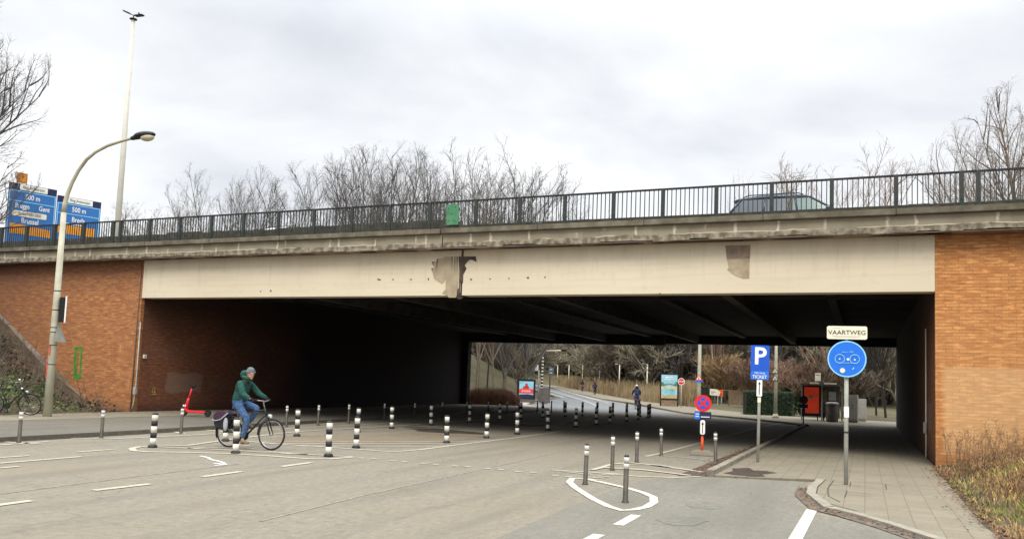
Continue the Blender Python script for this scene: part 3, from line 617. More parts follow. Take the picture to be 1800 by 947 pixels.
# guard rail of the motorway, vehicles on the bridge
gr = empty('guard_rail', (0, 47.0, 6.5), 0, 'low grey steel crash barrier on the far side of the motorway deck', 'crash barrier')
mb = MB(); mb.prism([(-65, .45), (40, .45), (40, .75), (-65, .75)], 0, .06); mb.build('beam', M['pole'], gr)
for i in range(40): mb = MB(); mb.box(-64+i*2.6, -63.9+i*2.6, .06, .14, 0, .7); mb.build('post', M['pole'], gr)

def make_car(label, paint, L=4.7, H=1.72, W=1.86):
    """vehicle with its nose towards +X"""
    root = empty('parked_car', (0, 0, 0), 0, label, 'car')
    k = L/4.7; h = H/1.72
    lower = [(-2.33, .32), (-1.95, .26), (1.95, .26), (2.30, .34), (2.35, .62), (2.25, .88), (1.35, 1.04), (.95, 1.08), (-2.20, 1.10), (-2.36, .86)]
    mb = MB()
    def loft(prof, ws):
        n = len(prof); P = []
        for w_, ins in ws:
            cx = sum(p[0] for p in prof)/n; cz = sum(p[1] for p in prof)/n
            P += [((cx+(p[0]-cx)*ins)*k, w_*W/1.86, (cz+(p[1]-cz)*ins)*h) for p in prof]
        F = []
        for j in range(len(ws)-1):
            for i in range(n): F.append((j*n+i, j*n+(i+1) % n, (j+1)*n+(i+1) % n, (j+1)*n+i))
        F.append(tuple(range(n-1, -1, -1))); F.append(tuple((len(ws)-1)*n+i for i in range(n))); return P, F
    P, F = loft(lower, [(-.93, .93), (-.88, .985), (-.6, 1), (.6, 1), (.88, .985), (.93, .93)]); mb.add(P, F, True); mb.build('body', paint, root)
    # greenhouse: roof narrower than the waist
    def gh(sc_, z0, z1, wb, wt, xb0, xb1, xt0, xt1):
        return [(xb0, -wb, z0), (xb1, -wb, z0), (xb1, wb, z0), (xb0, wb, z0), (xt0, -wt, z1), (xt1, -wt, z1), (xt1, wt, z1), (xt0, wt, z1)]
    mb = MB(); P = gh(1, 1.06*h, 1.60*h, .84, .66, -2.12*k, 1.22*k, -1.72*k, .38*k); mb.add(P, [(0,3,2,1),(4,5,6,7),(0,1,5,4),(1,2,6,5),(2,3,7,6),(3,0,4,7)]); mb.build('window', M['glass'], root, bevel=.03)
    for sy in (-1, 1):
        mb = MB(); c_ = [(-2.05*k, .852*sy, 1.08*h), (-.1*k, .852*sy, 1.08*h), (-.12*k, .672*sy, 1.57*h), (-1.70*k, .672*sy, 1.57*h)]; mb.add([(a_, b2+.008*sy, c2) for a_, b2, c2 in c_]+c_, [(0,1,2,3),(7,6,5,4),(0,4,5,1),(1,5,6,2),(2,6,7,3),(3,7,4,0)]); mb.build('rear_side_window', M['glass_dark'], root)
    mb = MB(); prof = [(-2.02, 1.57), (-1.9, 1.62), (-1.2, 1.70), (-.3, 1.72), (.3, 1.66), (.50, 1.58), (.3, 1.57), (-1.2, 1.59)]
    P, F = loft(prof, [(-.69, .93), (-.6, .99), (.6, .99), (.69, .93)]); mb.add(P, F, True); mb.build('roof', paint, root)
    for sx in (-1, 1):
        mb = MB()
        y = sx
        for (a, b2) in (((1.24, .85, 1.06), (.40, .67, 1.6)), ((.05, .855, 1.06), (-.05, .675, 1.59)), ((-1.0, .855, 1.06), (-.98, .675, 1.59)), ((-2.14, .85, 1.06), (-1.75, .67, 1.6))):
            mb.tube([(a[0]*k, a[1]*y, a[2]*h), (b2[0]*k, b2[1]*y, b2[2]*h)], .035, 6)
        mb.build('pillar', paint, root)
        mb = MB(); mb.tube([(-1.7*k, .56*y, 1.68*h), (-1.5*k, .57*y, 1.745*h), (.0, .57*y, 1.76*h), (.2*k, .56*y, 1.70*h)], .02, 6); mb.build('roof_rail', M['dark_metal'], root)
        mb = MB(); mb.ell((.98*k, 1.0*y, 1.12*h), .09, .12, .08); mb.build('mirror', paint, root)
        mb = MB(); mb.ell((2.22*k, .66*y, .76*h), .12, .2, .09); mb.build('headlight', M['white'], root)
        mb = MB(); mb.ell((-2.28*k, .72*y, .9*h), .08, .14, .16); mb.build('tail_light', M['red'], root)
        for wx in (-1.38, 1.42):
            mb = MB(); mb.tube([(wx*k, .72*y, .34), (wx*k, .93*y, .34)], .34, 20); wh = mb.build('wheel', M['rubber'], root)
            mb = MB(); mb.tube([(wx*k, .925*y, .34), (wx*k, .945*y, .34)], .21, 16); mb.build('rim', M['chrome'], wh)
    return root
car = make_car('dark slate blue estate car with roof rails driving on the bridge', M['car_blue'], 4.9, 1.8); car.name = 'car'; car.location = (-2.15, 29.6, 6.60)
car2 = copy_tree(car); car2['label'] = 'white car on the bridge of which only the pale roof line shows through the railing'; car2.location = (-24.2, 31, 6.62)
for c in kids(car2):
    if c.data.materials[0] == M['car_blue']: recolor(c, M['car_white'])

# ------------------------------------------------------------------ trees
def grow_tree(seed, H, r0, levels=(9, 7, 6, 4), up=.55, spread=.9, crown_from=.25, thick=.011, sides=(7, 5, 3, 3, 3), lean=0, stems=1):
    rg = random.Random(seed); trunk = MB(); crown = MB()
    def rec(p, d, L, r, lv, mb):
        ns = (6, 5, 3, 2, 2)[lv]; pts = [p]; rad = [r]; q = p.copy(); dd = d.copy()
        for i in range(ns):
            wob = (.09, .16, .20, .20, .2)[lv]; dd = (dd+Vector((rg.uniform(-1, 1), rg.uniform(-1, 1), rg.uniform(-.6, 1)))*wob+Vector((0, 0, .05*up))).normalized()
            q = q+dd*(L/ns); pts.append(q.copy()); rad.append(max(thick*.6, r*(1-(i+1)/ns*.72)))
        mb.tube(pts, rad, sides[lv], cap=False)
        if lv >= len(levels): return
        n = levels[lv]
        for k in range(n):
            t = (crown_from if lv == 0 else .3)+(1-(crown_from if lv == 0 else .3))*(k+rg.random())/n
            t = min(.99, t); fi = t*ns; i0 = min(ns-1, int(fi)); base = pts[i0].lerp(pts[i0+1], fi-i0); rr_ = rad[i0]+(rad[i0+1]-rad[i0])*(fi-i0)
            dl = (pts[i0+1]-pts[i0]).normalized(); a = rg.uniform(0, 2*math.pi)+k*2.4; side = (dl.orthogonal().normalized()); side.rotate(Matrix.Rotation(a, 3, dl))
            nd = (dl*(up+rg.uniform(0, .3))+side*spread*rg.uniform(.5, 1.0)+Vector((0, 0, .30*up))).normalized()
            f = (.62, .60, .56, .52)[lv]*(1.12-.45*t)*rg.uniform(.7, 1.2)
            rec(base, nd, L*f, max(thick, min(rr_*.62, r*.55)), lv+1, crown)
    for s_ in range(stems):
        a = s_*2*math.pi/stems+rg.random(); off = Vector((math.cos(a), math.sin(a), 0))*(.18 if stems > 1 else 0)
        rec(off, (Vector((math.cos(a)*(.35 if stems > 1 else .04)+lean, math.sin(a)*(.35 if stems > 1 else .04), 1))).normalized(), H*(.55 if stems == 1 else .5)*rg.uniform(.88, 1.08), r0, 0, trunk)
    return trunk, crown
def grow_fan(seed, H, r0, nl=8, lean=.55, nb=9, ntw=6, n3=3, thick=.0085, base=.16):
    """short trunk that opens into long limbs; fine twigs fill the outer half"""
    rg = random.Random(seed); trunk = MB(); crown = MB(); V3 = Vector
    def path(p, d, L, n, wob, upb):
        pts = [p]; q = p.copy(); dd = d.normalized()
        for i in range(n):
            dd = (dd+V3((rg.uniform(-1, 1), rg.uniform(-1, 1), rg.uniform(-.8, .8)))*wob+V3((0, 0, upb))).normalized(); q = q+dd*(L/n); pts.append(q.copy())
        return pts
    def pick(pts, t):
        n = len(pts)-1; f = min(n-.001, t*n); i = int(f); return pts[i].lerp(pts[i+1], f-i), (pts[i+1]-pts[i]).normalized()
    def side(d, a):
        s_ = d.orthogonal().normalized(); s_.rotate(Matrix.Rotation(a, 3, d)); return s_
    tp = path(V3((0, 0, 0)), V3((rg.uniform(-.08, .08), rg.uniform(-.08, .08), 1)), H*base*2.2, 5, .06, 0); trunk.tube(tp, [r0, r0*.9, r0*.8, r0*.7, r0*.55, r0*.35], 7, cap=False)
    for k in range(nl):
        t = .42+.58*k/max(1, nl-1); p, d = pick(tp, t); a = k*2.4+rg.uniform(-.4, .4); ln = lean*(1.25-.75*k/nl); L1 = H*(.80-.14*(k/nl))*rg.uniform(.92, 1.03)*(1-.20*ln)
        l1 = path(p, V3((math.cos(a)*ln, math.sin(a)*ln, 1)), L1, 8, .075, .012); r1 = r0*.62*rg.uniform(.75, 1); crown.tube(l1, [max(thick, r1*(1-i/8.6)) for i in range(9)], 5, cap=False)
        for j in range(nb):
            t2 = .18+.80*(j+rg.random())/nb; p2, d2 = pick(l1, t2); L2 = L1*.42*(1.2-.75*t2)*rg.uniform(.7, 1.2)
            l2 = path(p2, d2+side(d2, rg.uniform(0, 6.28))*rg.uniform(.5, .85)+V3((0, 0, .15)), L2, 5, .14, .03); crown.tube(l2, [max(thick*.8, r1*.38*(1-i/6)) for i in range(6)], 4, cap=False)
            for m in range(ntw):
                t3 = .2+.8*(m+rg.random())/ntw; p3, d3 = pick(l2, t3); L3 = L2*.45*(1.2-.6*t3)*rg.uniform(.6, 1.2)
                l3 = path(p3, d3+side(d3, rg.uniform(0, 6.28))*rg.uniform(.5, .9)+V3((0, 0, .1)), L3, 3, .16, .03); crown.tube(l3, [thick, thick*.85, thick*.7, thick*.5], 3, cap=False)
                for q in range(n3):
                    p4, d4 = pick(l3, rg.uniform(.2, 1)); l4 = path(p4, d4+side(d4, rg.uniform(0, 6.28))*rg.uniform(.5, .9), L3*.5, 2, .15, .02); crown.tube(l4, [thick*.7, thick*.6, thick*.4], 3, cap=False)
    # crowns end in a rounded outline: limbs that overshoot it are shorter
    zc = H*.55; Rz = H*.45; rad = sorted(math.hypot(v[0], v[1]) for v in crown.v); Rx = max(H*.25, rad[int(len(rad)*.93)]); nv = []
    for x, y, z in crown.v:
        d = math.sqrt((x*x+y*y)/Rx**2+(max(0, z-zc)/Rz)**2)
        if d > .92:
            f = (.92+(d-.92)*.35)/d; nv.append((x*f, y*f, zc+(z-zc)*f if z > zc else z))
        else: nv.append((x, y, z))
    crown.v = nv
    return trunk, crown
protos = {}
def proto(key, *a, tm='bark', cm='twig', **k):
    t, c = grow_tree(*a, **k); tmsh = t.mesh('trunk'); cmsh = c.mesh('crown'); tmsh.materials.append(M[tm]); cmsh.materials.append(M[cm]); protos[key] = (tmsh, cmsh, max(v[2] for v in c.v))
def plant(key, x, y, z, height, label, cat='tree', group=None, rz=None, name='tree', tm=None, cm=None, wid=1):
    tmsh, cmsh, h0 = protos[key]; s = height/h0; rt = empty(name, (x, y, z), rz if rz is not None else random.Random(int(x*31+y*17)).uniform(0, 6.28), label, cat, group); rt.scale = (s*wid, s*wid, s)
    for nm, me in (('trunk', tmsh), ('crown', cmsh)):
        o = bpy.data.objects.new(nm, me); col.objects.link(o); o.parent = rt
        mm = tm if nm == 'trunk' else cm
        if mm: o.material_slots[0].link = 'OBJECT'; o.material_slots[0].material = M[mm]
    return rt
def protof(key, *a, tm='bark', cm='twig_grey', **k):
    t, c = grow_fan(*a, **k); tmsh = t.mesh('trunk'); cmsh = c.mesh('crown'); tmsh.materials.append(M[tm]); cmsh.materials.append(M[cm]); zs = sorted(v[2] for v in c.v); protos[key] = (tmsh, cmsh, zs[int(len(zs)*.975)])
protof('A', 11, 18, .17, nl=10, lean=.5, nb=12, ntw=8, n3=4)
protof('B', 12, 18, .15, nl=9, lean=.6, nb=11, ntw=7, n3=4)
protof('C', 13, 16, .13, nl=10, lean=.7, nb=11, ntw=7, n3=4, base=.08)
protof('D', 14, 18, .20, nl=12, lean=.65, nb=11, ntw=7, n3=4)
proto('W', 21, 11, .14, levels=(11, 8, 6, 4), up=.6, spread=.9, crown_from=.08, thick=.03, cm='twig_olive', stems=2)
proto('X', 22, 10, .12, levels=(10, 8, 6, 4), up=.6, spread=1.0, crown_from=.05, thick=.03, cm='twig', stems=3)
proto('S', 31, 3.2, .03, levels=(12, 8, 6), up=.8, spread=.8, crown_from=.02, thick=.010, cm='twig_tan', stems=7)
proto('birch', 41, 12, .11, levels=(14, 6, 5), up=.8, spread=.55, crown_from=.3, thick=.012, tm='birch', cm='twig_red')

# (pixel x, pixel y of the top, depth, kind, width, label)
tt = [(262, 352, 80, 'C', 1.1, 'small bushy bare tree beyond the railing, right of the tall light mast'),
      (300, 366, 84, 'C', 1.1, 'low bare tree whose twigs just rise over the railing beside the bushy one'),
      (378, 297, 72, 'B', .9, 'slender bare tree with fan of thin stems, leftmost tall one behind the bridge'),
      (452, 285, 70, 'A', .75, 'upright bare tree with narrow crown, second tall one behind the bridge'),
      (520, 297, 74, 'B', .9, 'thin bare tree between the narrow crowned one and the dense group'),
      (592, 262, 66, 'B', 1.0, 'bare tree at the left end of the dense group behind the bridge'),
      (648, 250, 68, 'A', .95, 'tall bare tree above the railing left of the group centre'),
      (700, 256, 62, 'D', .95, 'broad bare tree with the thickest branches in the middle of the group'),
      (752, 262, 67, 'A', .9, 'bare tree rising to the left of the green cover plate'),
      (806, 282, 73, 'C', 1.0, 'lower bare tree directly above the green cover plate'),
      (868, 262, 64, 'B', .95, 'round crowned bare tree to the right of the green cover plate'),
      (915, 285, 66, 'C', 1.0, 'spreading bare tree beside the round crowned one'),
      (956, 318, 70, 'C', 1.05, 'lowest bare tree at the right end of the group, sloping down to the railing'),
      (1532, 272, 70, 'C', .95, 'small round bare tree with reddish twigs behind the railing near the right wall')]
for px, py, Y, k, wd, lab in tt:
    p = yp(px, py, Y); gz = max(0, min(6.0, (-30-p.x)*.5)) if p.x < -30 else 0; wd *= .9; p.z -= .8; p.x -= max(0, (px-700)*.004)
    plant(k, p.x, Y, gz, p.z-gz, lab, group='bare trees behind the bridge', wid=wd, cm='twig_red' if px == 1532 else ('twig' if px in (675, 560, 300, 262) else None))
for px, py, Y, k, wd, lab in [(1800, 175, 60, 'D', .85, 'large bare tree with dense dark branches at the right edge of the photo'),
                              (1712, 262, 66, 'A', .65, 'bare tree with fine outward branches just left of the large one at the right edge'),
                              (1760, 218, 70, 'B', .7, 'bare tree standing between the two others at the right edge')]:
    p = yp(px, py, Y); plant(k, p.x, Y, 1.5, p.z-1.5, lab, group='bare trees at the right edge', wid=wd, cm='twig')
# tree on the left bank, trunk out of the picture, branches reach in
protof('L', 53, 15, .24, nl=15, lean=.85, nb=12, ntw=7, n3=5, thick=.008, cm='twig_grey', base=.1)
plant('L', -40.6, 20.5, 5.6, 13.5, 'leafless dark tree reaching in from the left edge over the blue road signs', wid=1.0, rz=1.0)
protof('L2', 54, 10, .14, nl=10, lean=.9, nb=10, ntw=6, n3=4, cm='twig', base=.05)
plant('L', -42.6, 24.3, 6.0, 13.5, 'second leafless tree at the left edge, just behind the nearer one', wid=.95, rz=3.4)
plant('L2', -41.6, 26.4, 6.3, 5.8, 'low leafless tree at the left edge beside the blue road signs', wid=1.0, rz=2.0)

# trees seen through the underpass
near = [((838, 706), 15, 'A', .6, 'bare tree with brown trunk next to the left mouth of the underpass', 'bark'), ((855, 704), 16, 'B', .6, 'grey trunked tree second from the left mouth of the underpass', 'bark_dark'),
        ((868, 706), 16, 'D', .6, 'leaning mossy tree behind the rusty hedge', 'bark'), ((888, 703), 16, 'B', .65, 'twin stemmed mossy tree left of the lit poster', 'bark'), ((908, 700), 15, 'C', .6, 'low branching tree behind the poster with the red figure', 'bark_dark')]
for (px, py), h_, k, wd, lab, tm in near:
    p = gp(px, py); plant(k, p.x, p.y, 0, h_, lab, tm=tm, wid=wd, cm='twig', group='trees left of the far road')
for i, (px, py, h_, k) in enumerate([(1520, 728, 9, 'D'), (1541, 731, 11, 'A'), (1558, 735, 10, 'D'), (1500, 722, 9, 'B')]):
    p = gp(px, py); plant(k, p.x, p.y+2, 0, h_, ['dark thick tree right behind the grey cabinets', 'dark trunked tree between the cabinets and the right mouth of the underpass', 'leaning dark tree nearest the right mouth of the underpass', 'dark tree behind the round cycle sign'][i], tm='bark_dark', cm='bark_dark', wid=.8, group='dark trees behind the cabinets')
for i, (px, py) in enumerate([(1257, 694), (1328, 696), (1270, 693)]):
    d = ray(px, py); d.z = 0; d.normalize(); p = d*110; plant('birch', p.x, p.y, 0, 16, ['pale birch with several stems behind the banner', 'single pale birch behind the hedge beside the parking sign', 'slim pale birch right beside the banner birch'][i], tm='birch', cm='twig_red', wid=.7, group='birches')
rg = random.Random(8)
cnt = 0
for row in range(6):
    for i in range(18):
        px = 826+i*45+rg.uniform(-16, 16)
        d = ray(px, 690); d.z = 0; d.normalize()
        # distance at which this direction crosses the reed line (-14,80)-(-68,186)
        A0, A1 = Vector((-11, 80)), Vector((-64, 186)); e_ = A1-A0; den = d.x*e_.y-d.y*e_.x; D = ((A0.x*e_.y-A0.y*e_.x)/den) if abs(den) > 1e-6 else 400
        if px > 1175: D = 116
        if px < 955 or D < 0 or D > 230: D = 205 if px > 915 else 88
        D += 7+row*11+rg.uniform(-4, 4); x, y = (d*D).xy
        plant('W' if rg.random() < .55 else 'X', x, y, terrain(x, y)-.2, rg.uniform(9.5, 13)+row*1.4+max(0, D-130)*.05, 'bare brownish tree in the dense wood behind the reeds' if px > 955 else 'bare brownish tree in the wood left of the far road', group='wood behind the reeds' if px > 955 else 'wood left of the far road', cm=rg.choice(['twig_olive', 'twig', 'twig_olive', 'twig_olive', 'twig_grey']), wid=1.2, name='woodland_tree'); cnt += 1

# bushes ------------------------------------------------------------------
def bush(name, px, py, D, w, h, key, cm, label, cat='bush', grp=None, z=None):
    d = ray(px, py); d.z = 0; d.normalize(); x, y = (d*D).xy; return plant(key, x, y, terrain(x, y) if z is None else z, h, label, cat, grp, name=name, cm=cm, wid=w)
bush('shrub', 1280, 690, 108, 1.7, 6.6, 'S', 'twig_tan', 'straw coloured bare shrub above the white and red banner')
bush('shrub', 1312, 690, 112, 1.5, 5.8, 'S', 'twig_red', 'reddish bare shrub behind the wooden gate')
bush('shrub', 1345, 690, 92, 1.7, 5.6, 'S', 'twig_red', 'rust coloured bare shrub behind the parking sign')
bush('shrub', 1420, 690, 66, 1.6, 4.4, 'S', 'twig_red', 'brown bare shrub behind the red bus shelter poster')
bush('shrub', 1470, 690, 66, 1.6, 4.2, 'S', 'twig', 'brown bare shrub behind the litter bin')
def twigmass(name, cx, cy, lx, ly, h, n, m, seed, rz=0, r=.02, z0=.0):
    rg2 = random.Random(seed); mb = MB()
    for i in range(n):
        x = rg2.uniform(-lx, lx); y = rg2.uniform(-ly, ly); e_ = max(.25, 1-(x/lx)**4*.6); hh = h*e_*rg2.uniform(.6, 1.05); a = rg2.uniform(0, 6.28); sp = rg2.uniform(.05, .4)*hh
        p0 = Vector((x, y, 0)); p2 = Vector((x+math.cos(a)*sp, y+math.sin(a)*sp, hh)); mid = (p0+p2)/2+Vector((rg2.uniform(-.1, .1), rg2.uniform(-.1, .1), .05))
        mb.tube([p0, mid, p2], [r, r*.8, r*.4], 3, cap=False)
        for _ in range(2):
            b2 = mid.lerp(p2, rg2.random()); mb.tube([b2, b2+Vector((rg2.uniform(-.3, .3), rg2.uniform(-.3, .3), rg2.uniform(.1, .35)))*h*.5], [r*.6, r*.3], 3, cap=False)
    o = mb.build(name, m, fix=False); o.location = (cx, cy, z0); o.rotation_euler = (0, 0, rz); return o
p = gp(866, 713); p = gp(850, 711, .1); o = twigmass('hedge', p.x, p.y+1.2, 1.9, .7, 1.15, 1200, M['twig_tan2'], 5, R(28), .013, .08); tag(o, 'low rusty brown leafless hedge left of the lit poster', 'hedge')
# leafy evergreen
def leafmass(name, pts, n, size, mats, seed, parent=None):
    """pts: list of (centre, radii); small leaf quads through the volume"""
    rg2 = random.Random(seed); mb = MB()
    for i in range(n):
        c, rad_ = rg2.choice(pts); v = Vector((rg2.gauss(0, 1), rg2.gauss(0, 1), rg2.gauss(0, 1))).normalized()*rg2.random()**.4
        p_ = Vector((c[0]+v.x*rad_[0], c[1]+v.y*rad_[1], c[2]+v.z*rad_[2])); u = Vector((rg2.gauss(0, 1), rg2.gauss(0, 1), rg2.gauss(0, 1))).normalized(); w_ = u.orthogonal().normalized()
        s_ = size*rg2.uniform(.6, 1.3); mb.m = rg2.randrange(len(mats)); mb.add([p_, p_+u*s_*.5+w_*s_*.35, p_+u*s_, p_+u*s_*.5-w_*s_*.35], [(0, 1, 2, 3)])
    return mb.build(name, mats, parent, fix=False)
p = gp(1394, 730); root = empty('evergreen_bush', (p.x, p.y+1.2, 0), 0, 'dark evergreen bush between the hedge and the red bus shelter poster', 'bush')
leafmass('foliage', [((0, 0, .9), (1.3, .7, .9)), ((-.5, .2, 1.6), (.9, .6, .7)), ((.6, 0, 1.5), (.7, .5, .7)), ((0, 0, 2.1), (.5, .4, .5))], 5000, .14, [M['hedge'], M['leaf_dark'], M['leaf_dark']], 3, root)
mb = MB(); mb.tube([(0, 0, 0), (.05, 0, 1.2)], [.06, .03], 6); mb.build('stem', M['bark_dark'], root)
# clipped hedge
a, b2 = gp(1298, 730), gp(1386, 733); a.y += 2.5; b2.y += 2.5
L_ = (b2-a).length; root = empty('hedge', (a.x, a.y, 0), math.atan2(b2.y-a.y, b2.x-a.x), 'long dark green clipped hedge left of the bus shelter', 'hedge')
mb = MB(); mb.box(.08, L_-.08, -.3, .3, 0, 1.55); mb.build('core', M['hedge'], root)
rg2 = random.Random(3); mb = MB(); hm = [M['hedge'], M['leaf_dark']]
for i in range(9000):
    x = rg2.uniform(0, L_); f = rg2.random(); y, z = (-.38, rg2.uniform(0, 1.65)) if f < .6 else ((rg2.uniform(-.38, .38), 1.65) if f < .85 else (.38, rg2.uniform(0, 1.65)))
    p_ = Vector((x, y+rg2.uniform(-.05, .07), z+rg2.uniform(-.07, .05))); u = Vector((rg2.gauss(0, 1), rg2.gauss(0, 1), rg2.gauss(0, 1))).normalized(); w_ = u.orthogonal().normalized(); s_ = .09; mb.m = rg2.randrange(2)
    mb.add([p_, p_+u*s_*.5+w_*s_*.3, p_+u*s_, p_+u*s_*.5-w_*s_*.3], [(0, 1, 2, 3)])
mb.build('foliage', hm, root, fix=False)

# reeds along the far path
mb = MB(); rg2 = random.Random(6)
for i in range(9000):
    t = rg2.random()**1.5; base = Vector((-15.8, 79.5)).lerp(Vector((-70, 186)), t); o_ = rg2.uniform(.3, 9)*(1 if t > .02 else 1); x = base.x+o_*.9; y = base.y+o_*.45
    hh = rg2.uniform(1.0, 2.0)*(1+.25*math.sin(t*60)); z = terrain(x, y); a = rg2.uniform(0, 3.14); w_ = .035+.05*t
    if x/y > -.184: continue
    dx, dy = math.cos(a)*w_, math.sin(a)*w_; lx, ly = rg2.uniform(-.3, .3), rg2.uniform(-.3, .3)
    mb.m = 0; mb.add([(x-dx, y-dy, z-.1), (x+dx, y+dy, z-.1), (x+lx+dx*.3, y+ly+dy*.3, z+hh), (x+lx-dx*.3, y+ly-dy*.3, z+hh)], [(0, 1, 2, 3)])
for i in range(3500):
    x = rg2.uniform(-17, -11.8); y = 77.5+(-x-9.5)*.55+rg2.uniform(0, 5)
    if x/y > -.184: continue
    hh = rg2.uniform(1.2, 2.6); a = rg2.uniform(0, 3.14); dx, dy = math.cos(a)*.03, math.sin(a)*.03; lx = rg2.uniform(-.25, .25)
    mb.add([(x-dx, y-dy, -.1), (x+dx, y+dy, -.1), (x+lx+dx*.3, y, hh), (x+lx-dx*.3, y, hh)], [(0, 1, 2, 3)])
o = mb.build('reeds', M['reed'], fix=False); tag(o, 'band of dry straw coloured reeds along the far cycle path', 'reeds', kind='stuff')

# verge grass
mb = MB(); rg2 = random.Random(7)
for i in range(42000):
    y = rg2.uniform(7.5, 22.4); x = 1.5+rg2.random()**1.3*6.5
    if y < 11.7: x += (11.7-y)*.6
    ed = x-1.5
    if ed < .5 and rg2.random() < .55: continue
    n_ = math.sin(x*1.3+1.0)*math.cos(y*.7+x*.4)+rg2.gauss(0, .45)
    mb.m = 0 if (n_ > -.25+.12*(x-1.5) and 12.5 < y < 20) else (1 if n_ > -.5 else 2)
    if y > 19: mb.m = 2 if rg2.random() < .6 else mb.m
    hh = (rg2.uniform(.10, .28) if mb.m == 0 else rg2.uniform(.10, .34))*min(1, .35+ed*.5); z = zv(x, y)-.03; a = rg2.uniform(0, 6.28); w_ = rg2.uniform(.006, .014); dx, dy = math.cos(a)*w_, math.sin(a)*w_
    b3 = rg2.uniform(.1, .75)*hh; c3 = rg2.uniform(0, 6.28); lx, ly = math.cos(c3)*b3, math.sin(c3)*b3
    mb.add([(x-dx, y-dy, z), (x+dx, y+dy, z), (x+lx*.4+dx*.8, y+ly*.4+dy*.8, z+hh*.6), (x+lx*.4-dx*.8, y+ly*.4-dy*.8, z+hh*.6), (x+lx, y+ly, z+hh*.95)], [(0, 1, 2, 3), (3, 2, 4)])
o = mb.build('grass', [M['grass_green'], M['grass_tan'], M['grass_rust']], fix=False); tag(o, 'rough green and straw coloured grass on the verge at the right', 'grass', kind='stuff')
mb = MB()
for i in range(700):
    x = 1.75+rg2.random()*6; y = rg2.uniform(18.5, 22.5) if rg2.random() < .75 else rg2.uniform(12, 18.5); hh = rg2.uniform(.3, .95 if y > 19 else .45); z = zv(x, y)-.02; a = rg2.uniform(0, 6.28); sp = rg2.uniform(.05, .45)*hh
    p0 = Vector((x, y, z)); p2 = Vector((x+math.cos(a)*sp, y+math.sin(a)*sp, z+hh)); mb.tube([p0, (p0+p2)/2+Vector((0, 0, hh*.08)), p2], [.006, .004, .002], 3, cap=False)
    for _ in range(4):
        q = p0.lerp(p2, rg2.uniform(.4, 1)); mb.tube([q, q+Vector((rg2.uniform(-.12, .12), rg2.uniform(-.12, .12), rg2.uniform(.02, .14)))], [.004, .002], 3, cap=False)
        qq = q+Vector((rg2.uniform(-.05, .05), rg2.uniform(-.05, .05), .05)); mb.add([qq, qq+Vector((.03, 0, .015)), qq+Vector((.02, .02, .04))], [(0, 1, 2)])
o = mb.build('dry_weeds', M['grass_rust'], fix=False); tag(o, 'tangle of tall brown dry weeds against the orange brick wall', 'weeds', kind='stuff')
# leaf litter
mb = MB()
def litter(x, y, z):
    s_ = rg2.uniform(.02, .05); a = rg2.uniform(0, 6.28); u = Vector((math.cos(a), math.sin(a), rg2.uniform(-.2, .5)))*s_; v = Vector((-math.sin(a), math.cos(a), rg2.uniform(-.1, .4)))*s_*.7; p_ = Vector((x, y, z+.012)); mb.add([p_, p_+u+v*.4, p_+u*1.4, p_+u-v], [(0, 1, 2, 3)])
for i in range(1500): y = rg2.uniform(8, 22); litter(1.55+rg2.gauss(0, .14)+(max(0, 11.7-y)*.6), y, .055)
for i in range(700): y = rg2.uniform(16.3, 30); litter(-3.1+rg2.gauss(0, .12), y, .015)
for i in range(200):
    k = rg2.randrange(1, 7); a, c = Vector(vk[k]), Vector(vk[k+1]); q = a.lerp(c, rg2.random()); litter(q.x-.07+rg2.gauss(0, .05), q.y-.07+rg2.gauss(0, .05), .012)
for i in range(400): litter(-24.3+rg2.gauss(0, .3), rg2.uniform(10, 24), .1)
for i in range(60): litter(rg2.uniform(-2.6, 1.4), rg2.uniform(12, 26), .055)
o = mb.build('fallen_leaves', M['leaf_brown'], fix=False); tag(o, 'scattered brown fallen leaves along kerbs and verge', 'leaves', kind='stuff')
# ivy and undergrowth on the left bank
mb = MB(); mts = [M['leaf_green'], M['leaf_dark'], M['leaf_brown'], M['soil']]
for i in range(42000):
    x = -24.6-rg2.random()**.8*12; y = rg2.uniform(11, 22.0-0); 
    if y > 21.2 and x < -26.8: continue
    n_ = math.sin(x*.8+y*.5)+math.cos(y*.9-x*.3)+rg2.gauss(0, .5)+(.9 if y < 19 else 0); mb.m = 0 if n_ > 1.0 else (1 if n_ > .35 else 2 if n_ > -.6 else 3)
    p_ = Vector((x, y, zb(x, y)+rg2.random()**2*.35+.02)); u = Vector((rg2.gauss(0, 1), rg2.gauss(0, 1), rg2.gauss(0, .7))).normalized(); w_ = u.orthogonal().normalized(); s_ = rg2.uniform(.05, .12)
    mb.add([p_, p_+u*s_*.5+w_*s_*.4, p_+u*s_, p_+u*s_*.5-w_*s_*.4], [(0, 1, 2, 3)])
o = mb.build('ivy_ground_cover', mts, fix=False); tag(o, 'ivy and dead leaves covering the left bank', 'ground cover', kind='stuff')
mb = MB()
for i in range(500):
    x = rg2.uniform(-33, -24.8); y = rg2.uniform(15, 21.8); z = zb(x, y); hh = rg2.uniform(.4, 1.5); a = rg2.uniform(0, 6.28); p0 = Vector((x, y, z)); p2 = p0+Vector((math.cos(a)*hh*.4, math.sin(a)*hh*.4, hh)); mb.tube([p0, (p0+p2)/2+Vector((0, 0, .1)), p2], [.012, .009, .004], 3, cap=False)
    for _ in range(4):
        q = p0.lerp(p2, rg2.uniform(.3, 1)); mb.tube([q, q+Vector((rg2.uniform(-.3, .3), rg2.uniform(-.3, .3), rg2.uniform(.0, .3)))], [.006, .003], 3, cap=False)
o = mb.build('brambles', M['twig'], fix=False); tag(o, 'thin bare brambles on the left bank', 'brambles', kind='stuff')
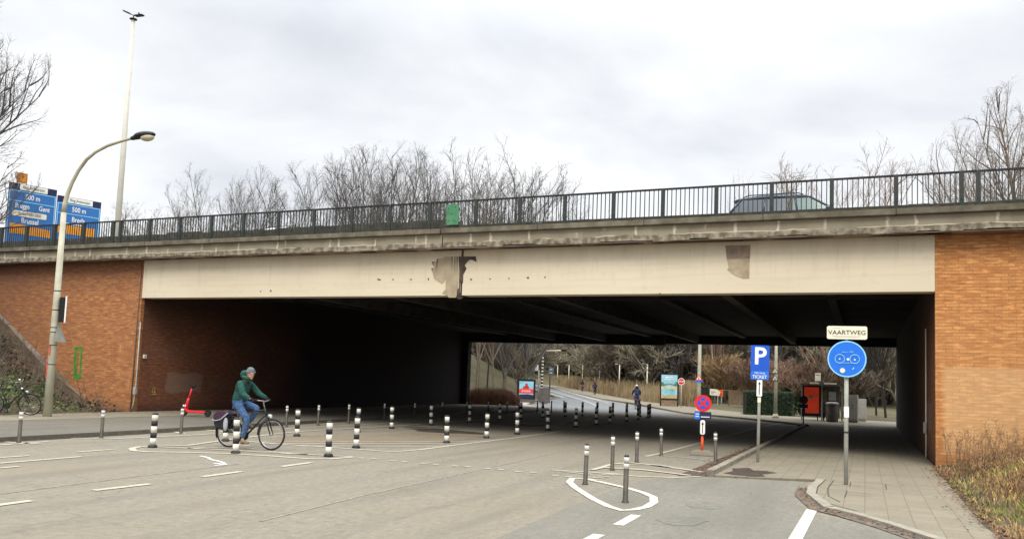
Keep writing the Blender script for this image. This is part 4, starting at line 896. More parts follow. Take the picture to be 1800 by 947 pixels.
# sloping concrete edge against the left wing wall
mb = MB(); mb.add([(-24.9, 21.3, .06), (-26.6, 21.3, .12), (-40, 21.3, 8.3), (-24.9, 22.63, .10), (-26.6, 22.63, .16), (-40, 22.63, 8.4)], [(0, 1, 4, 3), (1, 2, 5, 4)])
mb = MB()
for i in range(9):
    x0 = -26.85-i*1.0; f = lambda x: (-26.85-x)*.625
    mb.add([(x0, 21.3, f(x0)-.5), (x0-.985, 21.3, f(x0-.985)-.5), (x0-.985, 22.64, f(x0-.985)-.5), (x0, 22.64, f(x0)-.5), (x0, 21.3, f(x0)+.1), (x0-.985, 21.3, f(x0-.985)+.1), (x0-.985, 22.64, f(x0-.985)+.14), (x0, 22.64, f(x0)+.14)], [(0,3,2,1),(4,5,6,7),(0,1,5,4),(1,2,6,5),(2,3,7,6),(3,0,4,7)])
o = mb.build('concrete_ramp', mat('mossy_ramp', (.22, .185, .15), .95, .35, 1.5, .4, dirt=((.07, .065, .04), .7))); tag(o, 'sloping mossy concrete edge running up the bank against the left brick wall', 'ramp')

# ------------------------------------------------------------------ bollards
def make_steel(label, h=.70):
    r_ = empty('steel_bollard', (0, 0, 0), 0, label, 'bollard')
    mb = MB(); mb.lathe([(.055, 0), (.055, .015), (.040, .03), (.038, h-.21)], 14); mb.build('post', M['steel'], r_)
    for z in (h-.205, h-.115):
        mb = MB(); mb.lathe([(.0405, z), (.0405, z+.078)], 14); mb.build('reflective_band', M['band'], r_)
    mb = MB(); mb.lathe([(.038, h-.127), (.038, h-.115)], 14); mb.build('seam_ring', M['dark_metal'], r_); mb = MB(); mb.lathe([(.039, h-.037), (.039, h-.025), (.028, h-.006), (.01, h)], 14); mb.build('cap', M['dark_metal'], r_); return r_
def make_striped(label, h=.745):
    r_ = empty('striped_bollard', (0, 0, 0), 0, label, 'bollard')
    mb = MB(); mb.lathe([(.098, 0), (.098, .03), (.078, .055), (.066, .06)], 16); mb.build('base', M['rubber_black'], r_)
    z = .06; first_ = None
    segs = [('white_band', .145), ('black_band', .11), ('white_band', .145), ('black_band', .11), ('white_band', .135)]
    for nm, hh in segs:
        mb = MB(); rr_ = .063 if nm == 'white_band' else .065; mb.lathe([(rr_, z), (rr_, z+hh)], 16); mb.build(nm, M['paint_white'] if nm == 'white_band' else M['rubber_black'], r_); z += hh
    mb = MB(); mb.lathe([(.067, z), (.067, z+.02), (.05, z+.032), (.015, z+.04)], 16); mb.build('cap', M['rubber_black'], r_); return r_
ORD = ['first', 'second', 'third', 'fourth', 'fifth', 'sixth', 'seventh', 'eighth', 'ninth', 'tenth', 'eleventh', 'twelfth', 'thirteenth', 'fourteenth', 'fifteenth', 'sixteenth', 'seventeenth', 'eighteenth', 'nineteenth']
st0 = None
def steel(x, y, z, label, grp, rot=(0, 0, 0)):
    global st0
    if st0 is None: o_ = make_steel(label); st0 = o_
    else: o_ = copy_tree(st0); o_['label'] = label
    o_.location = (x, y, z); o_.rotation_euler = rot; o_['group'] = grp
for i, (x, y, lab) in enumerate([(-3.22, 11.92, 'nearest grey steel bollard with white bands, inside the painted teardrop by the cycle path'), (-4.39, 13.62, 'grey steel bollard at the left tip of the painted teardrop'), (-4.68, 16.26, 'leaning grey steel bollard behind the teardrop, beside the hatching'),
                              (-4.72, 18.36, 'grey steel bollard second to the right behind the leaning one'), (-4.67, 20.58, 'grey steel bollard at the corner of the white parking line'), (-3.24, 19.98, 'grey steel bollard between the temporary sign and the parking sign')]):
    steel(x, y, 0, lab, 'steel bollards by the cycle path', (R(1), R(6 if i == 2 else .6), i))
ly = [12.29, 14.35, 16.84, 21.51, 23.14, 25.09, 27.76, 29.92, 32.75, 35.2, 37.6, 40.0, 41.2, 43.04, 44.96, 46.88]
lx = [-16.71, -16.68, -16.68, -16.94, -16.92, -17.03, -17.2, -17.1, -17.3, -17.3, -17.3, -17.3, -17.12, -16.79, -16.66, -16.58]
for i, (x, y) in enumerate(zip(lx, ly)):
    steel(x, y, 0, f'thin grey steel bollard with white top, {ORD[i]} from the left along the far kerb', 'steel bollards along the left kerb', (0, R(.8*math.sin(i*3)), i))
sb0 = None
def striped(x, y, label, grp, i):
    global sb0
    if sb0 is None: o_ = make_striped(label); sb0 = o_
    else: o_ = copy_tree(sb0); o_['label'] = label
    o_.location = (x, y, .004); o_.rotation_euler = (R(.7*math.sin(i*5)), R(1.2*math.cos(i*2.7)), i*1.3); o_['group'] = grp
A_ = [(-14.14, 13.49), (-12.01, 13.66), (-10.31, 14.52), (-11.08, 16.69), (-10.28, 19.77), (-10.37, 22.50), (-10.41, 24.96), (-10.52, 28.08), (-10.59, 31.42), (-10.59, 34.15), (-10.64, 36.40), (-10.60, 39.11), (-10.74, 41.85)]
sp = {0: 'black and white striped bollard standing alone at the left tip of the small island', 1: 'striped bollard directly in front of the rear wheel of the green jacketed cyclist', 2: 'striped bollard at the right end of the small painted island', 3: 'striped bollard on the pointed end of the long island, right of the cyclist'}
for i, (x, y) in enumerate(A_): striped(x, y, sp.get(i, f'striped bollard, {ORD[i-4]} along the right edge of the long island going into the underpass'), 'striped bollards on the near side of the islands', i)
B_ = [(-14.32, 15.90), (-14.24, 18.56), (-14.20, 21.42), (-14.45, 23.81), (-14.64, 26.86), (-14.63, 30.05), (-14.75, 33.33), (-14.7, 35.6), (-14.6, 38.2), (-14.4, 41.0), (-14.1, 42.9), (-13.6, 44.0), (-13.0, 45.0), (-12.35, 45.6), (-11.7, 46.0), (-11.2, 46.3), (-10.9, 44.6)]
sp = {0: 'striped bollard seen behind the panniers of the parked green jacketed cyclist'.replace('parked ', ''), 1: 'striped bollard just right of the front wheel of the cyclist, on the rear line', }
for i, (x, y) in enumerate(B_): striped(x, y, sp.get(i, f'striped bollard, {ORD[i]} along the rear edge of the long island'), 'striped bollards on the rear side of the long island', i+20)

# ------------------------------------------------------------------ signs
def text_mesh(s_, size, ext=.002, align='CENTER', w=1.0, bold=0.0):
    cu = bpy.data.curves.new('t', 'FONT'); cu.body = s_; cu.size = size; cu.extrude = ext; cu.align_x = align; cu.align_y = 'CENTER'; cu.offset = bold
    cu.resolution_u = 3; ob = bpy.data.objects.new('t', cu); col.objects.link(ob); dg = bpy.context.evaluated_depsgraph_get(); me = bpy.data.meshes.new_from_object(ob.evaluated_get(dg))
    for v in me.vertices: v.co = Vector((v.co.x*w, -v.co.z, v.co.y))
    bpy.data.objects.remove(ob); bpy.data.curves.remove(cu); me.materials.clear(); return me
def text(parent, s_, size, x, y, z, m, **k):
    me = text_mesh(s_, size, **k); me.name = 'lettering'; me.materials.append(m); o_ = bpy.data.objects.new('lettering', me); col.objects.link(o_); o_.parent = parent; o_.location = (x, y, z); return o_
def rrect(w, h, r, cx=0, cz=0, n=5):
    P = []
    for sx, sz, a0 in ((1, 1, 0), (-1, 1, 90), (-1, -1, 180), (1, -1, 270)):
        for k in range(n+1): a = R(a0+90*k/n); P.append((cx+sx*(w/2-r)+r*math.cos(a), cz+sz*(h/2-r)+r*math.sin(a)))
    return P
def circ(r, cx=0, cz=0, n=40): return [(cx+r*math.cos(2*math.pi*k/n), cz+r*math.sin(2*math.pi*k/n)) for k in range(n)]
def plate(name, pts, y0, y1, m, parent, **k):
    mb = MB(); mb.prism(pts, y0, y1); return mb.build(name, m, parent, **k)
def ringp(name, r0, r1, y, m, parent, cx=0, cz=0, n=40, th=.003):
    mb = MB(); a = circ(r0, cx, cz, n); b2 = circ(r1, cx, cz, n); P = [(x, y, z) for x, z in a]+[(x, y, z) for x, z in b2]+[(x, y+th, z) for x, z in a]+[(x, y+th, z) for x, z in b2]; F = []
    for k in range(n): j = (k+1) % n; F += [(k, j, n+j, n+k), (2*n+k, 3*n+k, 3*n+j, 2*n+j), (k, 2*n+k, 2*n+j, j), (n+k, n+j, 3*n+j, 3*n+k)]
    mb.add(P, F); return mb.build(name, m, parent)
def post(parent, h, r=.038, m='pole', z0=-.02):
    mb = MB(); mb.tube([(0, 0, z0), (0, 0, h)], r, 12); return mb.build('post', M[m], parent)
def arrow_up(parent, cx, cz, L, w, y, m, nm='arrow'):
    plate(nm, [(cx-w*.14, cz-L/2), (cx+w*.14, cz-L/2), (cx+w*.14, cz+L/2-w*.9), (cx+w*.5, cz+L/2-w*.9), (cx, cz+L/2), (cx-w*.5, cz+L/2-w*.9), (cx-w*.14, cz+L/2-w*.9)], y-.003, y+.002, m, parent)

# round cycle street sign with name plate
p = gp(1487, 850, .05)
s = empty('cycle_sign', (p.x, p.y, .05), R(6), 'round blue cycle sign with stickers under a white VAARTWEG name plate', 'traffic sign')
post(s, 2.60)
mb = MB(); mb.tube([(0, 0, .93), (0, 0, .96)], .042, 12); mb.build('clamp', M['black'], s)
mb = MB(); mb.box(-.042, .042, -.043, -.037, 1.22, 1.42); mb.build('sticker', M['white'], s)
pl = plate('sign_plate', circ(.345, 0, 2.30), -.075, -.055, M['dark_metal'], s)
plate('sign_face', circ(.34, 0, 2.30), -.079, -.0755, M['blue_v'], s); ringp('border', .315, .337, -.083, M['cyan_line'], s, 0, 2.30)
mb = MB(); y_ = -.085
for cx in (-.125, .135): mb.torus((cx, y_, 2.30), (0, 1, 0), .082, .006, 28, 6)
mb.tube([(-.17, y_, 2.225), (.19, y_, 2.225)], .004, 5); mb.tube([(-.07, y_, 2.42), (.08, y_, 2.42)], .003, 5); mb.tube([(.05, y_, 2.435), (.11, y_, 2.435), (.10, y_, 2.41)], .006, 5); mb.tube([(-.09, y_, 2.41), (-.08, y_, 2.43), (-.04, y_, 2.43)], .004, 5)
mb.build('bicycle_symbol', M['cyan_line'], s)
for cx, cz, r_ in ((-.125, 2.30, .014), (.135, 2.29, .016), (.02, 2.295, .025)): plate('sticker', circ(r_, cx, cz, 12), -.088, -.083, M['cream'], s)
plate('sticker', circ(.046, -.075, 2.085, 20), -.088, -.083, M['cream'], s); plate('sticker', [(.09, 2.10), (.12, 2.12), (.13, 2.15), (.115, 2.15), (.105, 2.13), (.085, 2.11)], -.087, -.083, M['cyan_line'], s)
plate('name_plate', rrect(.70, .245, .035, 0, 2.79), -.075, -.06, M['cream'], s)
text(s, 'VAARTWEG', .115, 0, -.078, 2.79, M['black'], w=1.05); mb = MB(); mb.box(-.25, -.12, -.078, -.074, 2.872, 2.877); mb.box(-.26, .24, -.078, -.074, 2.722, 2.726); mb.box(-.2, .22, -.078, -.074, 2.705, 2.708); mb.build('small_print', mat('print_grey', (.35, .33, .3), .6, .1), s)
mb = MB(); mb.box(-.3, .3, -.058, -.04, 2.27, 2.30); mb.box(-.02, .02, -.04, 0, 2.24, 2.34); mb.box(-.02, .02, -.058, -.03, 2.6, 2.88); mb.build('bracket', M['pole'], s)

# parking sign
p = gp(1332, 811, .05)
s = empty('parking_sign', (p.x, p.y, .05), R(4), 'blue parking sign with white P and TICKET plate on a thin grey pole', 'traffic sign'); s.rotation_euler = (0, R(.6), R(4))
post(s, 2.68, .035); plate('sign_plate', rrect(.42, .60, .03, 0, 2.42), -.06, -.04, M['blue'], s); text(s, 'P', .56, .0, -.064, 2.45, M['white'], bold=.012)
plate('ticket_plate', rrect(.41, .20, .03, 0, 2.015), -.061, -.041, M['blue_v'], s); text(s, 'TICKET', .105, 0, -.065, 1.975, M['white'], w=.95, bold=.001); text(s, 'TER WAL', .062, 0, -.065, 2.065, M['white'])
plate('arrow_plate', rrect(.125, .38, .012, 0, 1.715), -.058, -.042, M['white'], s); arrow_up(s, 0, 1.715, .3, .06, -.06, M['black'])
mb = MB(); mb.box(-.038, .038, -.04, -.035, 1.38, 1.5); mb.build('sticker', M['cream'], s)

# temporary no stopping signs
def temp_sign(name, p, rz, label, dark=False):  # dark: shade under the bridge painted into the sign's colours
    s = empty(name, (p.x, p.y, 0), rz, label, 'traffic sign')
    mb = MB(); mb.prism([(-.30, .0), (.30, .0), (.28, .07), (.18, .13), (-.18, .13), (-.28, .07)], -.16, .16); mb.build('foot', M['concrete'] if not dark else M['rubber_black'], s, bevel=.015)
    mb = MB(); mb.tube([(0, 0, .1), (0, 0, .50)], .034, 10); mb.build('post', M['post_red'] if not dark else M['dark_metal'], s)
    mb = MB(); mb.tube([(0, 0, .5), (0, 0, 1.35)], .028, 10); mb.build('upper_post', M['dark_metal'], s)
    plate('arrow_plate', rrect(.17, .42, .07, 0, .72), -.055, -.04, M['black'], s); plate('arrow_face', rrect(.12, .37, .05, 0, .72), -.059, -.0555, M['white'] if not dark else M['panel_brown'], s); arrow_up(s, 0, .71, .29, .07, -.061, M['black'])
    plate('panel', rrect(.42, .19, .03, 0, 1.02), -.058, -.04, M['navy'], s); 
    if not dark:
        plate('blue_panel', rrect(.13, .185, .02, -.14, 1.02), -.062, -.0585, M['blue_v'], s); mb = MB(); mb.box(-.185, -.10, -.066, -.062, 1.045, 1.065); mb.box(-.185, -.10, -.066, -.062, .985, 1.005); mb.box(-.05, .17, -.0615, -.058, .975, .995); mb.build('lettering', M['white'], s)
    plate('sign_plate', circ(.215, 0, 1.33), -.07, -.045, M['red'] if not dark else mat('sign_red_shaded', (.09, .02, .05), .5), s)
    if not dark:
        plate('blue_field', circ(.15, 0, 1.33, 32), -.074, -.0705, M['blue'], s); mb = MB()
        for a in (45, 135):
            ca, sa = math.cos(R(a)), math.sin(R(a)); mb.prism([(ca*.15-sa*.026, 1.33+sa*.15+ca*.026), (-ca*.15-sa*.026, 1.33-sa*.15+ca*.026), (-ca*.15+sa*.026, 1.33-sa*.15-ca*.026), (ca*.15+sa*.026, 1.33+sa*.15-ca*.026)], -.078-(a > 90)*.001, -.0745)
        mb.build('cross', M['red'], s)
    return s
temp_sign('temporary_sign', gp(1234, 800), R(12), 'temporary round no stopping sign on an orange red post in a concrete foot')
temp_sign('temporary_sign', gp(1412, 749), R(8), 'dark silhouetted temporary no stopping sign on the kerb in front of the bus shelter', True)

# street lamp left, with signs seen from the side
s = empty('street_lamp', (-23.3, 18.0, .09), 0, 'tall cream concrete street lamp with curved arm on the left pavement', 'street lamp')
mb = MB(); mb.tube([(0, 0, -.1), (0, 0, 3), (0, 0, 6.4)], [.13, .105, .08], 12); mb.build('post', M['lamp_pole'], s)
arm = [(0, 0, 6.4), (.02, 0, 6.7), (.10, 0, 7.0), (.26, 0, 7.35), (.50, 0, 7.72), (.82, 0, 8.05), (1.2, 0, 8.27), (1.7, 0, 8.43), (2.3, 0, 8.53), (2.95, 0, 8.60)]
mb = MB(); mb.tube(arm, [.078, .07, .065, .06, .058, .055, .052, .05, .045, .04], 12); mb.build('arm', M['lamp_pole'], s)
mb = MB(); mb.ell((3.22, 0, 8.63), .42, .17, .11, 16, 10); mb.tube([(2.7, 0, 8.57), (3.0, 0, 8.62)], [.06, .10], 10); mb.build('lamp_head', M['dark_metal'], s)
mb = MB(); mb.ell((3.34, 0, 8.55), .26, .14, .12, 14, 8); mb.build('lamp_glass', M['glass_lamp'], s)
mb = MB()
for z, r_ in ((3.9, .103), (3.3, .106), (2.75, .109), (2.6, .11), (2.2, .112), (1.6, .117)): mb.tube([(0, 0, z), (0, 0, z+.03)], r_, 12)
mb.build('strap', M['dark_metal'], s)
RL = Matrix.Rotation(R(142), 3, 'Z')
def along(mb, nm, m_, **k):
    mb.v = [tuple(RL @ Vector(v)) for v in mb.v]; return mb.build(nm, m_, s, **k)
mb = MB(); mb.box(-.20, .20, -.24, -.10, 2.95, 3.72); along(mb, 'sign_box', M['black'], bevel=.01); mb = MB(); mb.box(-.24, .24, -.285, -.245, 2.93, 3.76); along(mb, 'sign_edge', M['white'])
mb = MB(); c = [(-.1, -.10, 2.92), (.18, -.34, 2.32), (-.30, -.02, 2.32)]; mb.add(c+[(x+.02, y-.02, z) for x, y, z in c], [(0, 1, 2), (5, 4, 3), (0, 3, 4, 1), (1, 4, 5, 2), (2, 5, 3, 0)]); along(mb, 'triangle_sign', M['pole'])
mb = MB(); mb.box(-.07, .0, -.118, -.112, 1.2, 1.75); mb.box(-.02, .05, -.121, -.113, 1.9, 2.2); mb.build('sticker', mat('sticker_red', (.55, .10, .06), .7, .4, 9), s)

# high mast light behind the bridge
s = empty('light_mast', (-44.15, 38, 6.5), 0, 'very tall cream light mast rising behind the bridge', 'light mast')
mb = MB(); mb.tube([(0, 0, -1), (0, 0, 9), (0, 0, 17.9)], [.20, .17, .11], 14); mb.build('mast', M['mast'], s)
mb = MB(); mb.lathe([(.10, 17.85), (.24, 17.9), (.24, 17.94), (.05, 18.02), (.03, 18.2)], 12); mb.tube([(-.5, 0, 18.4), (0, 0, 18.18), (.3, 0, 18.12)], .03, 6); mb.ell((.45, 0, 18.25), .05, .05, .08); mb.build('mount', M['dark_metal'], s)
for x0, z0, x1, z1 in ((-.92, 18.62, -.36, 18.36), (.15, 18.12, .85, 18.08)):
    mb = MB(); mb.cbox(((x0+x1)/2, 0, 0), (x1-x0, .3, .09)); o_ = mb.build('floodlight', M['dark_metal'], s, bevel=.03); an = math.atan2(z1-z0, x1-x0); o_.rotation_euler = (0, -an, 0); cx = (x0+x1)/2
    o_.location = (cx-cx*math.cos(an), 0, (z0+z1)/2+0-cx*math.sin(an))

# motorway direction boards
u = Vector((math.sin(R(19.5)), math.cos(R(19.5)), 0)); D = 52
d0 = ray(16, 320); P0 = Vector((0, 0, CAM_H))+d0*(D/math.hypot(d0.x, d0.y))
def board(k, lines, w_, z_top, off, lab):
    rz = math.atan2(u.y, u.x); s = empty('direction_board', (P0.x+u.x*off, P0.y+u.y*off, 6.5), rz, lab, 'road sign'); zt = z_top-6.5; H = 3.6
    # local x runs along the board, -y faces the viewer
    plate('board', rrect(w_, H, .05, w_/2, zt-H/2), -.05, 0, M['blue_board'], s)
    plate('top_strip', [(0, zt-.34), (w_, zt-.34), (w_, zt+.02), (0, zt+.02)], -.056, -.051, M['navy'], s)
    plate('name_panel', [(w_*.22, zt-.32), (w_*.80, zt-.32), (w_*.80, zt), (w_*.22, zt)], -.064, -.057, M['white'], s); text(s, 'Ring Antwerpen', .23, w_*.51, -.068, zt-.16, M['black'], w=.72)
    mb = MB()
    for (xa, xb, za, zb2) in ((.04, w_-.04, zt-.42, zt-.38), (.04, w_-.04, zt-.97, zt-.93), (.04, .08, zt-H+.05, zt-.421), (w_-.08, w_-.04, zt-H+.05, zt-.421)): mb.box(xa, xb, -.058-(.002 if za > zt-1 else 0), -.0515, za, zb2)
    mb.build('border', M['cyan_line'], s)
    for (t_, sz, x_, dz, m_, ww) in lines: text(s, t_, sz, x_, -.058, zt-dz, M[m_], w=ww, bold=.006)
    for x_ in (.4, w_-.4): mb = MB(); mb.tube([(x_, .08, -1), (x_, .08, zt)], .07, 8); mb.build('post', M['pole'], s)
    return s, zt
w1 = 2.40
s1, zt = board(0, [('500 m', .40, w1*.5, .68, 'white', .75), ('Brugge', .38, w1*.30, 1.20, 'white', .68), ('Gent', .38, w1*.76, 1.20, 'white', .72), ('Brussel', .40, w1*.48, 2.0, 'white', .75)], w1, P0.z, 0, 'blue motorway direction board for Brugge, Gent and Brussel, left of the pair')
plate('yellow_panel', rrect(w1*.72, .30, .06, w1*.46, zt-1.62), -.06, -.052, M['cream'], s1); text(s1, 'Haven 1000-2000', .24, w1*.46, -.064, zt-1.62, M['black'], w=.68)
plate('orange_sign', [(w1*.08, zt-2.75), (w1*.93, zt-2.75), (w1*.93, zt-2.33), (w1*.08, zt-2.18)], -.062, -.052, M['orange'], s1)
plate('number_panel', [(w1*.14, zt+.05), (w1*.36, zt+.05), (w1*.36, zt+.62), (w1*.14, zt+.62)], -.05, -.02, M['orange_old'], s1); text(s1, '32', .5, w1*.25, -.054, zt+.33, M['orange'], w=.8, bold=.01)
w2 = 2.36
s2, zt = board(1, [('500 m', .40, w2*.5, .68, 'white', .75), ('Breda', .40, w2*.5, 1.25, 'white', .75)], w2, P0.z-.26, w1+.05, 'blue motorway direction board for Breda, right of the pair')
plate('orange_sign', [(w2*.06, zt-2.1), (w2*.9, zt-2.1), (w2*.9, zt-1.6), (w2*.06, zt-1.6)], -.062, -.052, M['orange'], s2)
mb = MB(); mb.box(w2*.1, w2*.7, -.064, -.052, zt-1.55, zt-1.48); mb.build('stripe', M['white'], s2)

# ------------------------------------------------------------------ wall fittings
def conduit(label, path, r, box, m='pole', name='conduit'):
    s = empty(name, path[-1], 0, label, 'conduit'); L0 = Vector(path[-1]); mb = MB(); mb.tube([Vector(q)-L0 for q in path], r, 6); mb.build('pipe', M[m], s)
    if box: c, sz = box; mb = MB(); mb.cbox(Vector(c)-L0, sz); mb.build('junction_box', M['cabinet'], s, bevel=.01)
pipe_m = mat('pipe_brown', (.20, .12, .08), .7, .2, 6); M['pipe_brown'] = pipe_m
conduit('brown cable pipe with small box on the corner of the left brick wall', [(-24.72, 22.6, 3.4), (-24.72, 22.6, .9), (-24.72, 22.6, .8), (-24.78, 22.6, .35), (-24.88, 22.6, .1)], .022, ((-24.72, 22.57, .86), (.13, .08, .28)))
conduit('straight brown pipe running up the left wall corner to the beam', [(-24.9, 22.6, 5.6), (-24.9, 22.6, .1)], .022, None, 'pipe_brown')
conduit('pale vertical cable pipe with box inside the right wall of the underpass', [(1.55, 25.6, 3.6), (1.55, 25.6, .05)], .022, ((1.52, 25.6, .86), (.08, .16, .32)), 'cream')
s = empty('junction_box', (-24.79, 22.95, 2.13), 0, 'small white square box on the brown wall above the scooter side', 'box'); mb = MB(); mb.cbox((.03, 0, 0), (.06, .14, .14)); mb.build('casing', M['white'], s, bevel=.01); mb = MB(); mb.cbox((.062, 0, 0), (.005, .07, .07)); mb.build('label_plate', M['cabinet'], s)
# graffiti
gm = mat('graffiti_green', (.06, .22, .03), .7, .3, 12); yg = mat('graffiti_yellow', (.45, .38, .08), .7, .3, 12)
def gline(mb, pts, w_, y): 
    for a, b2 in zip(pts[:-1], pts[1:]):
        a = Vector(a); b2 = Vector(b2); d = (b2-a).normalized(); n_ = Vector((-d.y, d.x))*w_/2; a2 = a-d*w_*.3; c2 = b2+d*w_*.3; mb.prism([tuple(a2-n_), tuple(c2-n_), tuple(c2+n_), tuple(a2+n_)], y-.003, y)
mb = MB(); q = [(yp(*v, YF).x, yp(*v, YF).z) for v in [(133, 612), (144, 611), (141, 662), (131, 661), (133, 612)]]
for i in range(4): gline(mb, q[i:i+2], (.11, .10, .2, .12)[i], YF-.002-.0015*i)
gline(mb, [((q[0][0]+q[1][0])/2, q[0][1]-.15), ((q[0][0]+q[1][0])/2-.03, q[2][1]+.1)], .03, YF-.009)
o = mb.build('graffiti', gm, fix=True); tag(o, 'green spray painted tall rectangle on the left brick wall', 'graffiti')
mb = MB(); pts = [[(23.50, .98), (23.44, .80), (23.62, .80)], [(23.57, .98), (23.57, .72)], [(23.44, .72), (23.66, .72)]]
for i, pp in enumerate(pts): gline(mb, pp, .03, -.002*i)
o = mb.build('graffiti', yg); 
for v in o.data.vertices: v.co = Vector((XL+.004-v.co.y, v.co.x, v.co.z))
tag(o, 'small yellow sprayed figure four on the dark wall left of the scooter', 'graffiti')

# ------------------------------------------------------------------ bicycle, rider, scooter
def make_bike(label, pannier=True, frame_m='dark_metal'):
    s = empty('bicycle', (0, 0, 0), 0, label, 'bicycle'); WB = 1.10; hr, hf = Vector((-.55, 0, .345)), Vector((.55, 0, .345)); bb = Vector((-.10, 0, .29)); fm = M[frame_m]
    for c in (hr, hf):
        mb = MB(); mb.torus(c, (0, 1, 0), .325, .020, 44, 8); wh = mb.build('wheel', M['rubber'], s); mb = MB(); mb.torus(c, (0, 1, 0), .300, .009, 40, 6); mb.build('rim', M['chrome'], wh)
        mb = MB()
        for k in range(18): a = k*math.pi/9; mb.tube([c+Vector((math.cos(a)*.02, .02*(-1)**k, math.sin(a)*.02)), c+Vector((math.cos(a+.2)*.295, 0, math.sin(a+.2)*.295))], .0016, 4, cap=False)
        mb.tube([c-Vector((0, .05, 0)), c+Vector((0, .05, 0))], .022, 10); mb.build('spokes', M['chrome'], wh)
        mb = MB(); arc = []
        a0, a1 = (60, 205) if c is hr else (40, 185)
        P = []
        for k in range(15): a = R(a0+(a1-a0)*k/14); arc.append((a,))
        for (a,) in arc:
            for yy in (-.025, .025): P.append((c.x+math.cos(a)*.362, yy, c.z+math.sin(a)*.362))
        mb.add(P, [(2*k, 2*k+1, 2*k+3, 2*k+2) for k in range(14)]); mb.build('mudguard', fm, s)
    seat_t = Vector((-.30, 0, .86)); head_t = Vector((.33, 0, .92)); head_b = Vector((.385, 0, .74))
    mb = MB(); mb.tube([bb, seat_t], .017, 8); mb.tube([head_t, head_b], .021, 8); mb.tube([bb, head_b.lerp(head_t, .25)], .021, 8); mb.tube([seat_t.lerp(bb, .12), head_t-Vector((0, 0, .05))], .017, 8)
    for yy in (-.05, .05): mb.tube([bb, hr+Vector((0, yy, 0))], .010, 6); mb.tube([seat_t.lerp(bb, .1), hr+Vector((0, yy, 0))], .009, 6)
    mb.build('frame', fm, s)
    mb = MB()
    for yy in (-.055, .055): mb.tube([head_b, head_b+Vector((.02, yy, -.05)), hf+Vector((0, yy, 0))], [.018, .018, .012], 8)
    mb.build('fork', fm, s)
    mb = MB(); mb.tube([head_t, head_t+Vector((-.04, 0, .12)), head_t+Vector((.0, 0, .14))], .014, 8); gz = 1.075
    mb.tube([(.20, -.29, gz), (.27, -.22, gz+.01), (.32, -.1, gz+.0), (.33, 0, gz-.01), (.32, .1, gz), (.27, .22, gz+.01), (.20, .29, gz)], .012, 8); mb.build('handlebar', M['chrome'], s)
    for sy in (-1, 1): mb = MB(); mb.tube([(.26, .235*sy, gz+.01), (.16, .315*sy, gz-.01)], .017, 8); mb.build('grip', M['rubber'], s)
    mb = MB(); mb.tube([seat_t, seat_t+Vector((-.03, 0, .09))], .013, 8); mb.build('seat_post', M['chrome'], s)
    mb = MB(); mb.ell((-.36, 0, .965), .13, .08, .03); mb.ell((-.24, 0, .97), .10, .035, .022); mb.build('saddle', M['rubber'], s)
    mb = MB(); cd = Vector((math.sin(R(8)), 0, -math.cos(R(8)))); 
    for sy, d in ((-1, cd), (1, -cd)): mb.tube([bb+Vector((0, .06*sy, 0)), bb+Vector((0, .07*sy, 0))+d*.17], .010, 6); e_ = bb+Vector((0, .12*sy, 0))+d*.17; mb.cbox(e_, (.09, .09, .022))
    mb.tube([bb+Vector((0, -.05, 0)), bb+Vector((0, -.055, 0))], .095, 20); mb.build('crank', M['dark_metal'], s)
    mb = MB()
    for dz in (.09, -.09): mb.tube([bb+Vector((0, -.052, dz)), hr+Vector((0, -.052, dz*.35))], .005, 5)
    mb.build('chain', M['rubber'], s)
    mb = MB()
    for yy in (-.06, .06): mb.tube([(-.33, yy, .76), (-.85, yy, .76)], .007, 5); mb.tube([(-.78, yy, .76), hr+Vector((0, yy, 0))], .006, 5)
    for xx in (-.45, -.6, -.75, -.85): mb.tube([(xx, -.06, .76), (xx, .06, .76)], .006, 5)
    mb.build('rear_rack', fm, s)
    mb = MB(); mb.tube([(.43, 0, .74), (.50, 0, .745)], [.035, .05], 12); mb.build('headlight', M['chrome'], s); mb = MB(); mb.tube([(.50, 0, .745), (.508, 0, .745)], .042, 12); mb.build('lamp_lens', M['white'], s)
    mb = MB(); mb.cbox((-.88, 0, .72), (.02, .09, .04)); mb.build('rear_light', M['red'], s)
    if pannier:
        for sy in (-1, 1):
            mb = MB(); pr = [(-.86, .52), (-.80, .42), (-.62, .39), (-.52, .44), (-.48, .58), (-.49, .74), (-.60, .79), (-.78, .78), (-.87, .68)]; mb.prism(pr, .075*sy, .19*sy) if sy > 0 else mb.prism(pr, -.19, -.075); pb = mb.build('pannier', M['cloth_dark'], s, bevel=.03)
            yy = .192*sy; mb = MB(); top = [(-.88, .70), (-.85, .61), (-.66, .61), (-.49, .75), (-.58, .80), (-.79, .80)]
            if sy > 0: mb.prism(top, .06, yy+.012)
            else: mb.prism(top, yy-.012, -.06)
            mb.build('flap', M['pannier'], pb, bevel=.02)
            mb = MB(); mb.tube([(-.89, yy*1.04, .60), (-.78, yy*1.06, .595), (-.66, yy*1.06, .62), (-.48, yy*1.04, .77)], .013, 6); mb.ell((-.53, yy*.98, .52), .06, .03, .15); mb.build('trim', M['pannier_grey'], pb)
    else:
        mb = MB(); mb.cbox((-.6, 0, .80), (.2, .1, .04)); mb.build('rack_bag', M['cloth_dark'], s)
    return s
